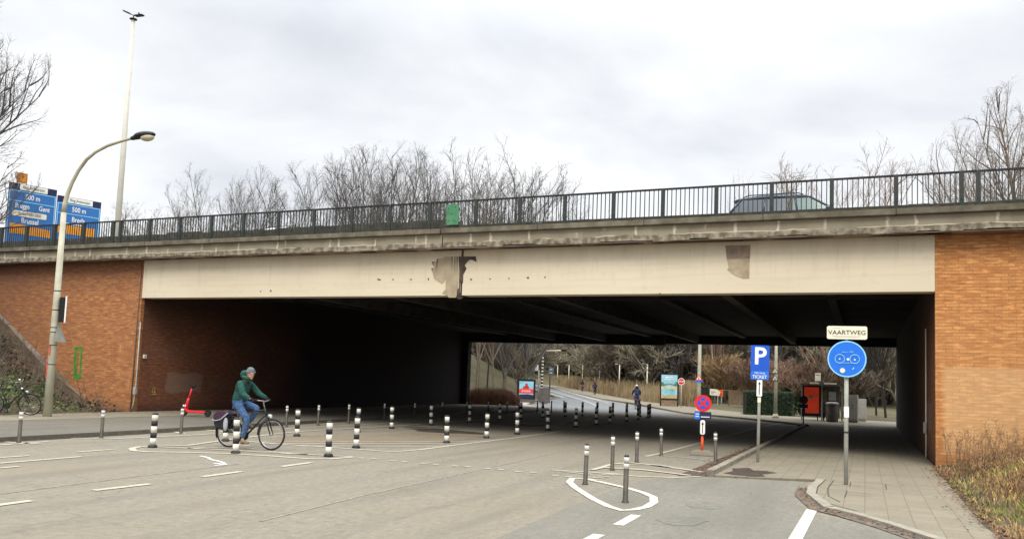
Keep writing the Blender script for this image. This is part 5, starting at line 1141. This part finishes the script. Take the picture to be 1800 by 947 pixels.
def skin(name, V, E_, Rad, m, parent, sub=2):
    me = bpy.data.meshes.new(name); me.from_pydata([tuple(v) for v in V], E_, []); ob = bpy.data.objects.new('tmp', me); col.objects.link(ob)
    md = ob.modifiers.new('s', 'SKIN'); md.use_smooth_shade = True; md.branch_smoothing = .5
    for i, r_ in enumerate(Rad):
        rr_ = r_ if isinstance(r_, tuple) else (r_, r_); me.skin_vertices[0].data[i].radius = rr_; me.skin_vertices[0].data[i].use_root = (i == 0)
    sb = ob.modifiers.new('d', 'SUBSURF'); sb.levels = sub; sb.render_levels = sub
    dg = bpy.context.evaluated_depsgraph_get(); nm = bpy.data.meshes.new_from_object(ob.evaluated_get(dg)); nm.name = name; nm.materials.clear(); nm.materials.append(m); bpy.data.objects.remove(ob); bpy.data.meshes.remove(me)
    for p_ in nm.polygons: p_.use_smooth = True
    o_ = bpy.data.objects.new(name, nm); col.objects.link(o_); o_.parent = parent; return o_
def make_rider(label, jacket, trousers, hat, turn=-35, hood=True):
    s = empty('person', (0, 0, 0), 0, label, 'person'); X = lambda *a: Vector(a)
    hip = X(-.34, 0, 1.02); waist = X(-.33, 0, 1.14); chest = X(-.27, 0, 1.34); neckb = X(-.20, 0, 1.50); neck = X(-.15, 0, 1.57); headc = X(-.09, 0, 1.67)
    shl = [X(-.22, -.185, 1.45), X(-.22, .185, 1.45)]; elb = [X(-.06, -.27, 1.20), X(-.03, .26, 1.22)]; wr = [X(.15, -.30, 1.115), X(.16, .30, 1.12)]
    hp = [X(-.34, -.10, .99), X(-.34, .10, .99)]; kn = [X(-.02, -.12, .66), X(.07, .12, .90)]; an = [X(-.11, -.12, .20), X(-.15, .12, .535)]
    # body: one continuous figure
    V = [hip, waist, chest, neckb, neck, headc-X(0, 0, .03)]; Ed = [(0, 1), (1, 2), (2, 3), (3, 4), (4, 5)]; Rd = [(.12, .10), (.12, .09), (.14, .10), .06, .05, .065]
    for i in (0, 1):
        n = len(V); V += [shl[i], elb[i], wr[i], wr[i]+(X(.04, 0, -.015))]; Ed += [(2, n), (n, n+1), (n+1, n+2), (n+2, n+3)]; Rd += [.045, .03, .018, .014]
        n = len(V); V += [hp[i], kn[i], an[i], an[i]+X(.10, 0, -.06)]; Ed += [(0, n), (n, n+1), (n+1, n+2), (n+2, n+3)]; Rd += [.06, .045, .03, .02]
    skin('body', V, Ed, Rd, M['skin'], s, 2)
    # head
    rot = Matrix.Rotation(R(turn), 3, 'Z') @ Matrix.Rotation(R(8), 3, 'Y'); mb = MB()
    def hp_(v): return headc+rot @ Vector(v)
    mb.ell(headc, .098, .076, .118, 20, 14, rot); mb.ell(hp_((.035, 0, -.055)), .062, .058, .060, 14, 10, rot)
    mb.ell(hp_((.10, 0, -.015)), .020, .014, .028, 10, 8, rot); mb.ell(hp_((.088, 0, .018)), .018, .05, .012, 12, 8, rot); mb.ell(hp_((.082, 0, -.065)), .016, .026, .010, 10, 6, rot); mb.ell(hp_((.075, 0, -.10)), .022, .026, .02, 10, 6, rot)
    for yy in (-.078, .078): mb.ell(hp_((-.005, yy, -.01)), .022, .01, .032, 8, 6, rot)
    hd = mb.build('head', M['skin'], s)
    mb = MB()
    for yy in (-.032, .032): mb.ell(hp_((.088, yy, .002)), .010, .012, .007, 8, 6, rot)
    mb.build('eye', M['black'], hd)
    mb = MB(); mb.ell(hp_((.09, 0, -.068)), .010, .022, .004, 8, 6, rot); mb.build('mouth', mat('lips', (.35, .11, .09), .6), hd)
    mb = MB(); mb.ell(hp_((-.012, 0, .045)), .110, .090, .095, 20, 12, rot); mb.torus(hp_((-.008, 0, .035)), rot @ Vector((.12, 0, 1)), .089, .020, 24, 8); mb.build('beanie', hat, s)
    # jacket
    V = [hip+X(.0, 0, -.03), waist, X(-.30, 0, 1.25), chest, neckb]; Ed = [(0, 1), (1, 2), (2, 3), (3, 4)]; Rd = [(.20, .175), (.185, .165), (.185, .155), (.19, .145), (.085, .08)]
    for i in (0, 1):
        n = len(V); mid = (elb[i]+wr[i])/2; V += [shl[i], (shl[i]+elb[i])/2, elb[i], mid, wr[i]]; Ed += [(3, n), (n, n+1), (n+1, n+2), (n+2, n+3), (n+3, n+4)]; Rd += [.088, .080, .070, .058, .044]
    skin('jacket', V, Ed, Rd, jacket, s, 2)
    if hood:
        mb = MB(); mb.torus(neck+X(-.02, 0, .0), (.35, 0, 1), .092, .045, 20, 10); mb.ell(neck+X(-.10, 0, .07), .085, .105, .10, 16, 10); mb.build('hood', jacket, s)
    mb = MB(); mb.tube([X(-.115, 0, 1.46), X(-.10, 0, 1.34), X(-.12, 0, 1.2), X(-.15, 0, 1.05)], .006, 4); mb.build('zip', M['cloth_dark'], s)
    # trousers
    V = [hip+X(.03, 0, -.05)]; Ed = []; Rd = [(.12, .10)]
    for i in (0, 1):
        n = len(V); V += [hp[i]+X(.03, 0, -.01), (hp[i]+kn[i])/2, kn[i], (kn[i]+an[i])/2, an[i]+X(-.005, 0, .03)]; Ed += [(0, n), (n, n+1), (n+1, n+2), (n+2, n+3), (n+3, n+4)]; Rd += [.112, .092, .076, .068, .056]
    skin('jeans', V, Ed, Rd, trousers, s, 2)
    for i in (0, 1):
        f = an[i]; V = [f+X(-.05, 0, -.045), f+X(.02, 0, -.04), f+X(.11, 0, -.065), f+X(.18, 0, -.075)]; sh = skin('shoe', V, [(0, 1), (1, 2), (2, 3)], [(.050, .05), (.055, .055), (.052, .042), (.042, .03)], M['shoe'], s, 2)
        mb = MB(); mb.slab([(f.x-.085, f.y-.035), (f.x+.06, f.y-.042), (f.x+.18, f.y-.035), (f.x+.205, f.y), (f.x+.18, f.y+.035), (f.x+.06, f.y+.042), (f.x-.085, f.y+.035), (f.x-.10, f.y)], f.z-.112, f.z-.092); mb.build('sole', M['sole'], sh)
        # gloved hand: palm, four fingers curled round the grip, thumb
        g = X(.205, (-.275, .275)[i], 1.082); w_ = wr[i]; sy = (-1, 1)[i]; V = [w_, w_.lerp(g, .5)+X(0, 0, .01), g+X(-.0, 0, .028)]; gl = skin('glove', V, [(0, 1), (1, 2)], [.036, .042, (.048, .024)], M['cloth_dark'], s, 2)
        for k, ln in enumerate((.9, 1.0, .95, .8)):
            b0 = g+X(.045-.012*k, sy*(-.04+.024*k), .022); mb = MB(); mb.tube([b0, b0+X(.03, 0, .002)*ln, b0+X(.045, 0, -.022)*ln, b0+X(.034, 0, -.046)*ln, b0+X(.012, 0, -.052)*ln], [.011, .011, .010, .009, .007], 8); mb.build('finger', M['cloth_dark'], gl)
        b0 = g+X(-.0, -sy*.05, .012); mb = MB(); mb.tube([b0, b0+X(.015, -sy*.02, -.012), b0+X(.03, -sy*.015, -.034)], [.013, .012, .009], 8); mb.build('thumb', M['cloth_dark'], gl)
    return s
bx, by, bh = -12.57, 14.73, math.atan2(.09, 1.04)
bike = make_bike('black touring bicycle with plum and grey panniers ridden past the striped bollards'); bike.location = (bx, by, 0); bike.rotation_euler = (0, 0, bh)
rider = make_rider('person in a green hooded jacket, blue jeans and grey beanie riding the bicycle with panniers', M['jacket'], M['jeans'], M['beanie']); rider.location = (bx, by, 0); rider.rotation_euler = (0, 0, bh)
# riders far off, seen from behind
for i, (px, py, D_, ja, tr, ha, lab, rz, bl) in enumerate([
        (1118, 722, 62, 'cloth_navy', 'jeans', 'cream', 'distant cyclist in dark coat, jeans and pale cap riding away past the last bollards', 112, 'distant bicycle under the person with the pale cap'),
        (1045, 699, 118, 'cloth_navy', 'cloth_navy', 'cloth_dark', 'distant person in dark blue clothes cycling away on the far road', 112, 'small distant bicycle under the person in dark blue'),
        (1023, 691, 138, 'cloth_dark', 'cabinet', 'cloth_dark', 'farthest person, in black top and pale trousers, cycling on the path by the reeds', 112, 'farthest tiny bicycle, on the path by the reeds')]):
    d = ray(px, py); d.z = 0; d.normalize(); q = d*D_; z = terrain(q.x, q.y)+.01+(.05 if i == 2 else 0)
    if i == 2: q = d*128; z = terrain(q.x, q.y)+.12
    r2 = copy_tree(rider); r2['label'] = lab; r2.location = (q.x, q.y, z); r2.rotation_euler = (0, 0, R(rz))
    for c in kids(r2):
        mname = c.data.name.split('.')[0]
        if mname in ('jacket', 'hood'): recolor(c, M[ja])
        if mname == 'jeans': recolor(c, M[tr])
        if mname == 'beanie': recolor(c, M[ha])
    b3 = copy_tree(bike); b3['label'] = bl; b3.location = (q.x, q.y, z); b3.rotation_euler = (0, 0, R(rz))
pb = make_bike('dark parked bicycle with white reflectors leaning behind the street lamp', False); pb.location = (-24.15, 17.45, .12); pb.rotation_euler = (R(14), 0, R(28))
mb = MB()
for c in ((-.30, -.04, .95), (.30, -.05, 1.13), (.36, -.05, .86), (-.55, -.06, .5), (-.75, -.05, .76)): mb.ell(c, .035, .02, .03)
mb.build('reflector', M['white'], pb)

# kick scooter
q = gp(346, 731.5, .1); s = empty('kick_scooter', (q.x, q.y, .1), R(14), 'bright red electric kick scooter parked by the wall under the bridge', 'scooter')
for x in (-.48, .40):
    mb = MB(); mb.torus((x, 0, .125), (0, 1, 0), .09, .034, 24, 8); wh = mb.build('wheel', M['rubber'], s); mb = MB(); mb.tube([(x, -.03, .125), (x, .03, .125)], .065, 14); mb.build('rim', M['dark_metal'], wh)
mb = MB(); mb.prism([(-.36, .13), (.30, .12), (.36, .17), (.30, .19), (-.34, .21), (-.40, .26), (-.43, .24)], -.085, .085); mb.build('deck', M['scoot_red'], s, bevel=.015)
mb = MB(); mb.tube([(-.41, 0, .2), (-.38, 0, .5), (-.345, 0, .62)], [.045, .05, .04], 10); mb.tube([(-.48, 0, .13), (-.46, 0, .3), (-.40, 0, .46)], .035, 8); mb.build('neck', M['scoot_red'], s)
mb = MB(); mb.tube([(-.355, 0, .58), (-.24, 0, .98)], [.036, .03], 10); mb.build('stem', M['scoot_red'], s)
mb = MB(); mb.tube([(-.24, 0, .96), (-.215, 0, 1.06)], .035, 8); mb.tube([(-.25, -.22, 1.06), (-.21, 0, 1.07), (-.25, .22, 1.06)], .018, 8); mb.ell((-.2, 0, 1.03), .06, .06, .06); mb.build('handlebar', M['rubber'], s)
mb = MB(); mb.prism([(.26, .20), (.36, .25), (.46, .25), (.53, .16), (.50, .15), (.44, .22), (.34, .22)], -.04, .04); mb.build('rear_mudguard', M['rubber'], s)
mb = MB(); mb.cbox((-.50, -.045, .36), (.05, .012, .06)); mb.cbox((-.43, -.055, .36), (.04, .012, .06)); mb.build('label_plate', M['white'], s)

# ------------------------------------------------------------------ street furniture beyond the underpass
def at(px, py, z=0.0): p = gp(px, py, z); return p
# lit poster column left
p = at(924, 709); s = empty('poster_panel', (p.x, p.y, .05), R(28), 'upright poster case with a red figure on blue sky left of the far road', 'poster case')
D_ = math.hypot(p.x, p.y); k = D_/1448*.97; W_ = 33*k; H_ = 36*k; zb0 = 7*k
plate('frame', rrect(W_, H_, .05, 0, zb0+H_/2), -.12, .12, M['black'], s); plate('foot', [(-W_*.5, 0), (W_*.5, 0), (W_*.5, zb0), (-W_*.5, zb0)], -.14, .14, M['panel_brown'], s)
w3, h3 = W_*.78, H_*.84; zc = zb0+H_*.47
plate('poster', [(-w3/2, zc-h3/2), (w3/2, zc-h3/2), (w3/2, zc+h3/2), (-w3/2, zc+h3/2)], -.128, -.121, mat('poster_sky', (.22, .48, .60), .5, .3, 1.5), s)
plate('poster_red_band', [(-w3/2, zc-h3*.22), (w3/2, zc-h3*.22), (w3/2, zc+h3*.05), (-w3/2, zc+h3*.05)], -.133, -.1285, mat('poster_band', (.70, .05, .06), .5, .15, 6), s)
plate('poster_lettering', [(-w3*.32, zc-h3*.13), (w3*.32, zc-h3*.13), (w3*.32, zc-h3*.03), (-w3*.32, zc-h3*.03)], -.137, -.1335, mat('poster_text', (.75, .35, .28), .5, .4, 12), s)
plate('poster_figure', [(-w3*.28, zc+h3*.06), (w3*.22, zc+h3*.06), (w3*.17, zc+h3*.2), (w3*.08, zc+h3*.25), (w3*.10, zc+h3*.34), (0, zc+h3*.38), (-w3*.10, zc+h3*.34), (-w3*.06, zc+h3*.25), (-w3*.2, zc+h3*.18)], -.133, -.1285, mat('poster_figure', (.45, .03, .03), .5, .3, 8), s)
plate('poster_foreground', [(-w3/2, zc-h3/2), (w3/2, zc-h3/2), (w3/2, zc-h3*.3), (w3*.1, zc-h3*.26), (-w3/2, zc-h3*.3)], -.133, -.1285, M['navy'], s)
p = at(946, 709); s = empty('utility_box', (p.x+.4, p.y+.3, .05), R(20), 'dark grey rounded box right of the poster case with the red figure', 'cabinet'); plate('casing', rrect(.9, 1.25, .25, 0, .63), -.3, .3, M['panel_brown'], s, bevel=.03); plate('door', rrect(.7, .95, .1, 0, .6), -.31, -.301, M['panel_brown'], s)
# large poster right
p = at(1176, 714); s = empty('billboard', (p.x, p.y, .05), R(4), 'tall framed billboard with a blue lake picture in front of the reeds', 'billboard'); D_ = math.hypot(p.x, p.y); k = D_/1448*.93; W_ = 34*k; H_ = 47*k; zb0 = 12*k
for x in (-W_/2+.06, W_/2-.06): mb = MB(); mb.tube([(x, 0, -.1), (x, 0, zb0+.1)], .06, 8); mb.build('leg', M['black'], s)
plate('frame', rrect(W_, H_, .04, 0, zb0+H_/2), -.1, .1, M['black'], s); w3, h3 = W_*.86, H_*.92; zc = zb0+H_/2
plate('base_panel', [(-W_/2+.12, 0), (W_/2-.12, 0), (W_/2-.12, zb0), (-W_/2+.12, zb0)], -.02, .02, M['wood'], s)
plate('poster', [(-w3/2, zc-h3/2), (w3/2, zc-h3/2), (w3/2, zc+h3/2), (-w3/2, zc+h3/2)], -.108, -.101, mat('poster_pale_sky', (.30, .55, .66), .5, .25, .8), s)
for nm, pts, c in [('poster_trees', [(-.5, .02), (-.42, .0), (-.2, .06), (0, .10), (.2, .06), (.4, .0), (.5, .04), (.5, .2), (.4, .22), (.3, .1), (.1, .13), (-.1, .12), (-.3, .1), (-.38, .18), (-.5, .2)], (.07, .20, .12)), ('poster_beach', [(-.5, -.14), (.5, -.14), (.5, .01), (.2, .03), (-.2, .03), (-.5, .0)], (.55, .50, .36)), ('poster_lake', [(-.38, -.3), (.36, -.32), (.34, -.1), (0, -.06), (-.34, -.1)], (.22, .50, .55)), ('poster_shore', [(-.5, -.5), (.5, -.5), (.5, -.36), (.1, -.34), (-.2, -.38), (-.5, -.3)], (.42, .36, .18)), ('poster_lettering', [(-.32, .30), (.34, .30), (.34, .33), (-.32, .33)], (.75, .85, .88)), ('poster_lettering', [(-.26, .38), (.26, .38), (.26, .42), (-.26, .42)], (.75, .85, .88))]:
    yy = -.111 if nm != 'poster_lake' else -.114; plate(nm, [(x*w3, zc+z*h3) for x, z in pts], yy-.002, yy+.0018, mat(nm+'_m', c, .5, .3, 3), s)
# stop sign
p = at(1197, 716); s = empty('stop_sign', (p.x, p.y, .05), R(0), 'round red and white STOP sign right of the lake billboard', 'traffic sign'); D_ = math.hypot(p.x, p.y); r_ = 5.9*D_/1448; zc = 1.7+(695-681+0)*0+(691.0-681)*D_/1448
post(s, zc, .04); plate('sign_plate', circ(r_, 0, zc), -.07, -.05, M['white'], s); plate('red_field', circ(r_*.85, 0, zc), -.074, -.0705, M['red'], s); plate('bar', [(-r_*.83, zc-r_*.28), (r_*.83, zc-r_*.28), (r_*.83, zc+r_*.28), (-r_*.83, zc+r_*.28)], -.078, -.0745, mat('sign_red_dark', (.45, .02, .03), .5), s); text(s, 'STOP', r_*.62, 0, -.082, zc, M['white'], bold=.006)

def tall_pole(px, py, h, label, r=.09, name='lamp_post'):
    p = at(px, py); s = empty(name, (p.x, p.y, .05), 0, label, 'pole'); mb = MB(); mb.tube([(0, 0, 0), (0, 0, h*.3), (0, 0, h)], [r*1.2, r, r*.7], 10); mb.build('post', M['lamp_pole'], s); mb = MB(); mb.lathe([(r*2.2, 0), (r*2.0, .08), (r*1.25, .25)], 10); mb.build('base', M['lamp_pole'], s); return s, p
def tri(parent, cz, a, m_edge='red', y=-.12, inner=True, cx=0):
    h = a*.866; T = lambda k, o: [(cx-a/2*k, cz-h/3*k), (cx+a/2*k, cz-h/3*k), (cx, cz+h*2/3*k)]
    plate('triangle_sign', T(1, 0), y-.02, y, M[m_edge], parent); plate('triangle_face', T(.68, 0), y-.024, y-.0205, M['cream'], parent)
    plate('symbol', [(cx-a*.07, cz-h*.16), (cx+a*.09, cz-h*.16), (cx+a*.03, cz+h*.12), (cx-a*.03, cz+h*.2)], y-.028, y-.0245, M['black'], parent)
s, p = tall_pole(1228, 724, 9.5, 'tall pale pole with a red triangle and blue plate behind the temporary sign', .13)
D_ = math.hypot(p.x, p.y); k = D_/1448; zt = 1.7+(692.5-676)*k; tri(s, zt, 12*k, cx=0, y=-.15); plate('blue_plate', [(-6.5*k, zt-6.2*k), (6.5*k, zt-6.2*k), (6.5*k, zt-3.6*k), (-6.5*k, zt-3.6*k)], -.17, -.15, M['blue_v'], s)
s, p = tall_pole(1363, 735, 9.0, 'tall pale pole with two warning triangles right of the parking sign', .10); D_ = math.hypot(p.x, p.y); k = D_/1448
for yy in (665.5, 677.5): tri(s, 1.7+(697.5-yy)*k, 11.5*k, 'panel_brown', cx=-1.0*k)
# striped pole with long arm
d = ray(952, 690); d.z = 0; d.normalize(); q = d*84; s = empty('crossing_pole', (q.x, q.y, .05), R(-23), 'black and yellow striped pole with a long horizontal lamp arm over the far road', 'lamp pole'); k = 84/1448; Hh = (700-615)*k
mb = MB(); mb.tube([(0, 0, 0), (0, 0, 1.2)], .13, 8); mb.build('base', M['cream'], s)
for nm, mm, off in (('black_band', M['black'], 0), ('yellow_band', M['cream'], 1)):
    mb = MB(); n = 22
    for i in range(off, n, 2): z0 = 1.2+(Hh-1.2)*i/n; mb.tube([(0, 0, z0), (0, 0, z0+(Hh-1.2)/n)], .11, 8)
    mb.build(nm, mm, s)
mb = MB(); mb.tube([(0, 0, Hh-.05), (2.75, 0, Hh-.02)], .07, 8); mb.build('arm', M['cream'], s); mb = MB(); mb.cbox((2.9, 0, Hh), (.5, .3, .2)); mb.build('lamp_head', M['black'], s)
# small sign group left of the striped pole
d = ray(946, 690); d.z = 0; d.normalize(); q = d*80; s = empty('sign_post', (q.x, q.y, .05), R(-23), 'thin pole carrying a small white box sign left of the striped pole', 'sign'); k = 80/1448; post(s, 2.9, .06); plate('sign_box', rrect(6*k, 10*k, .03, -5.5*k, 1.7+(681-656)*k), -.1, .05, M['white'], s); plate('signal', rrect(4.5*k, 4*k, .03, -5.5*k, 1.7+(681-664)*k), -.12, .03, M['black'], s)
d = ray(966, 690); d.z = 0; d.normalize(); q = d*72; s = empty('sign_post', (q.x, q.y, .02), R(-15), 'thin dark pole with a grey blue information sign right of the striped pole', 'sign'); k = 72/1448; post(s, 3.3, .05, 'dark_metal'); plate('info_sign', rrect(11*k, 13*k, .05, 2.5*k, 1.7+(682-661)*k), -.06, -.03, mat('info_grey_blue', (.10, .13, .17), .5, .3, 3), s); mb = MB(); mb.box(0, 5*k, -.065, -.061, 1.7+(682-659)*k, 1.7+(682-658)*k); mb.box(0, 5*k, -.065, -.061, 1.7+(682-665)*k, 1.7+(682-664)*k); mb.build('lettering', M['white'], s)
# row of path lamps
l0 = None
for i, (px, D_) in enumerate([(1137, 116), (1088, 134), (1053, 150), (1023, 164), (999, 180), (979, 195), (964, 212)]):
    d = ray(px, 690); d.z = 0; d.normalize(); q = d*D_; z = terrain(q.x, q.y); lab = f'slim pale path lamp by the reeds, {ORD[i]} from the right in the receding row'
    if l0 is None:
        l0 = empty('path_lamp', (0, 0, 0), R(22), lab, 'street lamp', 'path lamps along the reeds'); mb = MB(); mb.tube([(0, 0, 0), (0, 0, 4.5)], [.10, .085], 8); mb.build('post', M['cream'], l0); mb = MB(); mb.tube([(.1, 0, 4.52), (-.75, 0, 4.6)], [.07, .09], 8); mb.build('lamp_head', M['cabinet'], l0); o_ = l0
    else: o_ = copy_tree(l0); o_['label'] = lab
    o_.location = (q.x, q.y, z)
# fence, banner, gate
a = ray(1232, 714); a.z = 0; a = a.normalized()*96; b2 = ray(1334, 722); b2.z = 0; b2 = b2.normalized()*90; a.z = b2.z = 0
dv = (b2-a); Lf = dv.length; s = empty('yard_fence', (a.x, a.y, 0), math.atan2(dv.y, dv.x), 'low wooden fence with a plank gate and green panel left of the hedge', 'fence'); k = 70/1448
plate('green_panel', [(0, 0), (Lf*.18, 0), (Lf*.18, 1.7), (0, 1.7)], -.03, .03, M['hedge'], s)
mb = MB(); n = 18
for i in range(n): x = Lf*(.50+.28*i/n); mb.box(x, x+Lf*.28/n*.82, -.03+.004*(i % 2), .0, .1, 1.62-.02*(i % 3))
mb.build('gate', M['wood'], s); mb = MB(); mb.box(0, Lf, .012, .05, 1.60, 1.68); mb.build('top_rail', M['wood'], s)
for x in (.19, .33, .49, .79, .99): mb = MB(); mb.box(Lf*x-.05, Lf*x+.05, .06, .14, 0, 1.7); mb.build('post', M['panel_brown'], s)
plate('notice', [(Lf*.80, .75), (Lf*.84, .75), (Lf*.84, 1.5), (Lf*.80, 1.5)], -.07, -.04, M['cream'], s); plate('notice', [(Lf*.93, .7), (Lf*.99, .7), (Lf*.99, 1.45), (Lf*.93, 1.45)], -.07, -.04, mat('notice_blue', (.15, .35, .6), .5, .4, 5), s)
q = a+dv*.29; s = empty('banner', (q.x, q.y-.4, 0), math.atan2(dv.y, dv.x), 'cream banner with an orange red arrow corner mounted on two pale legs', 'banner'); w_ = 30*95/1448
plate('panel', [(-w_/2, 1.05), (w_/2, .95), (w_/2, 1.65), (-w_/2, 1.75)], -.03, 0, M['cream'], s); plate('red_corner', [(w_*.22, .98), (w_*.5, .955), (w_*.5, 1.645), (w_*.05, 1.69), (w_*.34, 1.45)], -.036, -.0305, M['post_red'], s)
mb = MB(); mb.box(-w_*.4, -w_*.05, -.034, -.0305, 1.38, 1.45); mb.box(-w_*.4, -w_*.2, -.034, -.0305, 1.22, 1.27); mb.build('lettering', M['panel_brown'], s)
for x in (.1, .38): mb = MB(); mb.box(w_*x-.05, w_*x+.05, .002, .07, 0, 1.0); mb.build('leg', M['pole'], s)
# bus shelter
p = at(1409, 742, .05); p2 = at(1478, 746, .05); D_ = math.hypot(p.x, p.y); k = D_/1448; p *= 1.10; D_ *= 1.10; k *= 1.10; s = empty('bus_shelter', (p.x, p.y, .05), R(6), 'dark bus shelter with a bright red poster under the far side of the bridge', 'bus shelter'); Ls = 62*k; Hs = (745-683)*k*.96
mb = MB(); mb.box(-.1, Ls+.1, -.35, 1.2, Hs-.08, Hs); mb.build('roof', M['panel_brown'], s); 
for x in (0, Ls*.5, Ls): mb = MB(); mb.box(x-.04, x+.04, -.04, .04, 0, Hs-.081); mb.build('frame_post', M['pole'], s)
plate('back_panel', [(.05, .2), (Ls-.05, .2), (Ls-.05, Hs-.1), (.05, Hs-.1)], 1.1, 1.14, M['panel_brown'], s); w3 = 26*k
plate('poster_case', [(.05, .25), (w3+.12, .25), (w3+.12, Hs-.1), (.05, Hs-.1)], .06, .16, M['black'], s); plate('poster', [(.14, .42), (w3+.03, .42), (w3+.03, Hs-.2), (.14, Hs-.2)], .05, .058, M['ad_red'], s); plate('poster_mark', [(w3*.3, Hs*.56), (w3*.72, Hs*.58), (w3*.78, Hs*.66), (w3*.5, Hs*.70), (w3*.26, Hs*.64)], .042, .049, mat('poster_mark', (.75, .25, .12), .5, .4, 8), s)
mb = MB(); mb.box(w3+.25, Ls-.9, .6, 1.0, .42, .47); mb.box(w3+.3, w3+.36, .65, .95, 0, .42); mb.box(Ls-1.0, Ls-.94, .65, .95, 0, .42); mb.build('bench', M['dark_metal'], s)
plate('timetable', [(w3+.25, 1.1), (w3+.55, 1.1), (w3+.55, Hs-.35), (w3+.25, Hs-.35)], 1.06, 1.095, M['wood'], s)
for x0, x1, nm in ((.45, .95, 'roof_sign'), (Ls*.55, Ls*.85, 'roof_sign')): mb = MB(); mb.box(x0, x1, -.3, -.2, Hs+.002, Hs+.09); mb.build(nm, M['cream'], s)
p2 *= 1.10; q = p.lerp(p2, .40); s = empty('stop_flag', (q.x, q.y+.6, .05), R(-3), 'small pale bus stop flag above the shelter roof', 'sign'); post(s, (745-668)*k, .035, 'dark_metal'); plate('flag', rrect(9*k, 13*k, .02, 0, (745-674)*k), -.06, -.03, M['cream'], s); mb = MB(); mb.box(-3*k, 3*k, -.065, -.0605, (745-671)*k, (745-670)*k); mb.build('lettering', M['black'], s)
q = at(1463, 745, .05)*1.09; s = empty('litter_bin', (q.x, q.y-.3, .05), 0, 'dark round litter bin with pale rim in front of the bus shelter', 'litter bin'); mb = MB(); mb.lathe([(.30, 0), (.34, .1), (.34, .98), (.30, 1.02)], 20); mb.build('bin', M['panel_brown'], s); mb = MB(); mb.lathe([(.36, 1.0), (.38, 1.06), (.34, 1.12), (.2, 1.16)], 20); mb.build('rim', M['cabinet'], s); mb = MB(); mb.cbox((0, .2, 1.5), (.4, .03, .5)); mb.build('back_plate', M['pole'], s)
for i, (px, py, w_, h_, lab) in enumerate([(1497, 748, .62, 1.45, 'tall light grey utility cabinet right of the cycle sign pole'), (1514, 746, .48, 1.25, 'shorter grey utility cabinet beside the tall one')]):
    q = at(px, py, .05)*1.13; w_ *= 1.12; h_ *= 1.12; s = empty('utility_cabinet', (q.x, q.y, .05), R(-8), lab, 'cabinet', 'utility cabinets'); mb = MB(); mb.box(-w_/2, w_/2, -.18, .18, 0, .12); mb.build('plinth', M['concrete'], s); mb = MB(); mb.box(-w_/2, w_/2, -.2, .2, .121, h_); mb.build('casing', M['cabinet'], s, bevel=.02)
    for x in ((-w_/4, w_/4) if i == 0 else (0,)): mb = MB(); ww = (w_/4-.02) if i == 0 else w_/2-.03; mb.box(x-ww, x+ww, -.208, -.2015, .18, h_-.06); dr = mb.build('door', M['cabinet'], s); mb = MB(); mb.box(x-ww+.03, x-ww+.05, -.225, -.209, h_*.5, h_*.62); mb.build('handle', M['black'], dr)
# saplings on the bridge edge
rg2 = random.Random(12); s = empty('sapling', (-1.9, 22.75, 6.5), 0, 'thin sapling growing out of the bridge edge in front of the dark car', 'plant'); mb = MB(); lf = MB()
for i in range(6):
    a = rg2.uniform(0, 6.28); p0 = Vector((rg2.uniform(-.1, .1), 0, 0)); top = Vector((.05+.25*rg2.gauss(0, .8), rg2.uniform(-.1, .1), rg2.uniform(.6, 1.35))); mid = (p0+top)/2+Vector((rg2.uniform(-.06, .06), 0, 0)); mb.tube([p0, mid, top], [.009, .007, .003], 4, cap=False)
    for j in range(6):
        b3 = mid.lerp(top, rg2.random()); e3 = b3+Vector((rg2.uniform(-.25, .35), rg2.uniform(-.15, .15), rg2.uniform(.0, .18))); mb.tube([b3, e3], [.005, .003], 3, cap=False)
        for _ in range(2): l3 = b3.lerp(e3, rg2.random()); u3 = Vector((rg2.gauss(0, 1), rg2.gauss(0, .5), rg2.gauss(0, .5))).normalized()*.05; lf.add([l3, l3+u3*.5+Vector((0, 0, .012)), l3+u3, l3+u3*.5-Vector((0, 0, .012))], [(0, 1, 2, 3)])
mb.build('stems', M['twig'], s, fix=False); lf.build('leaves', M['twig_olive'], s, fix=False)
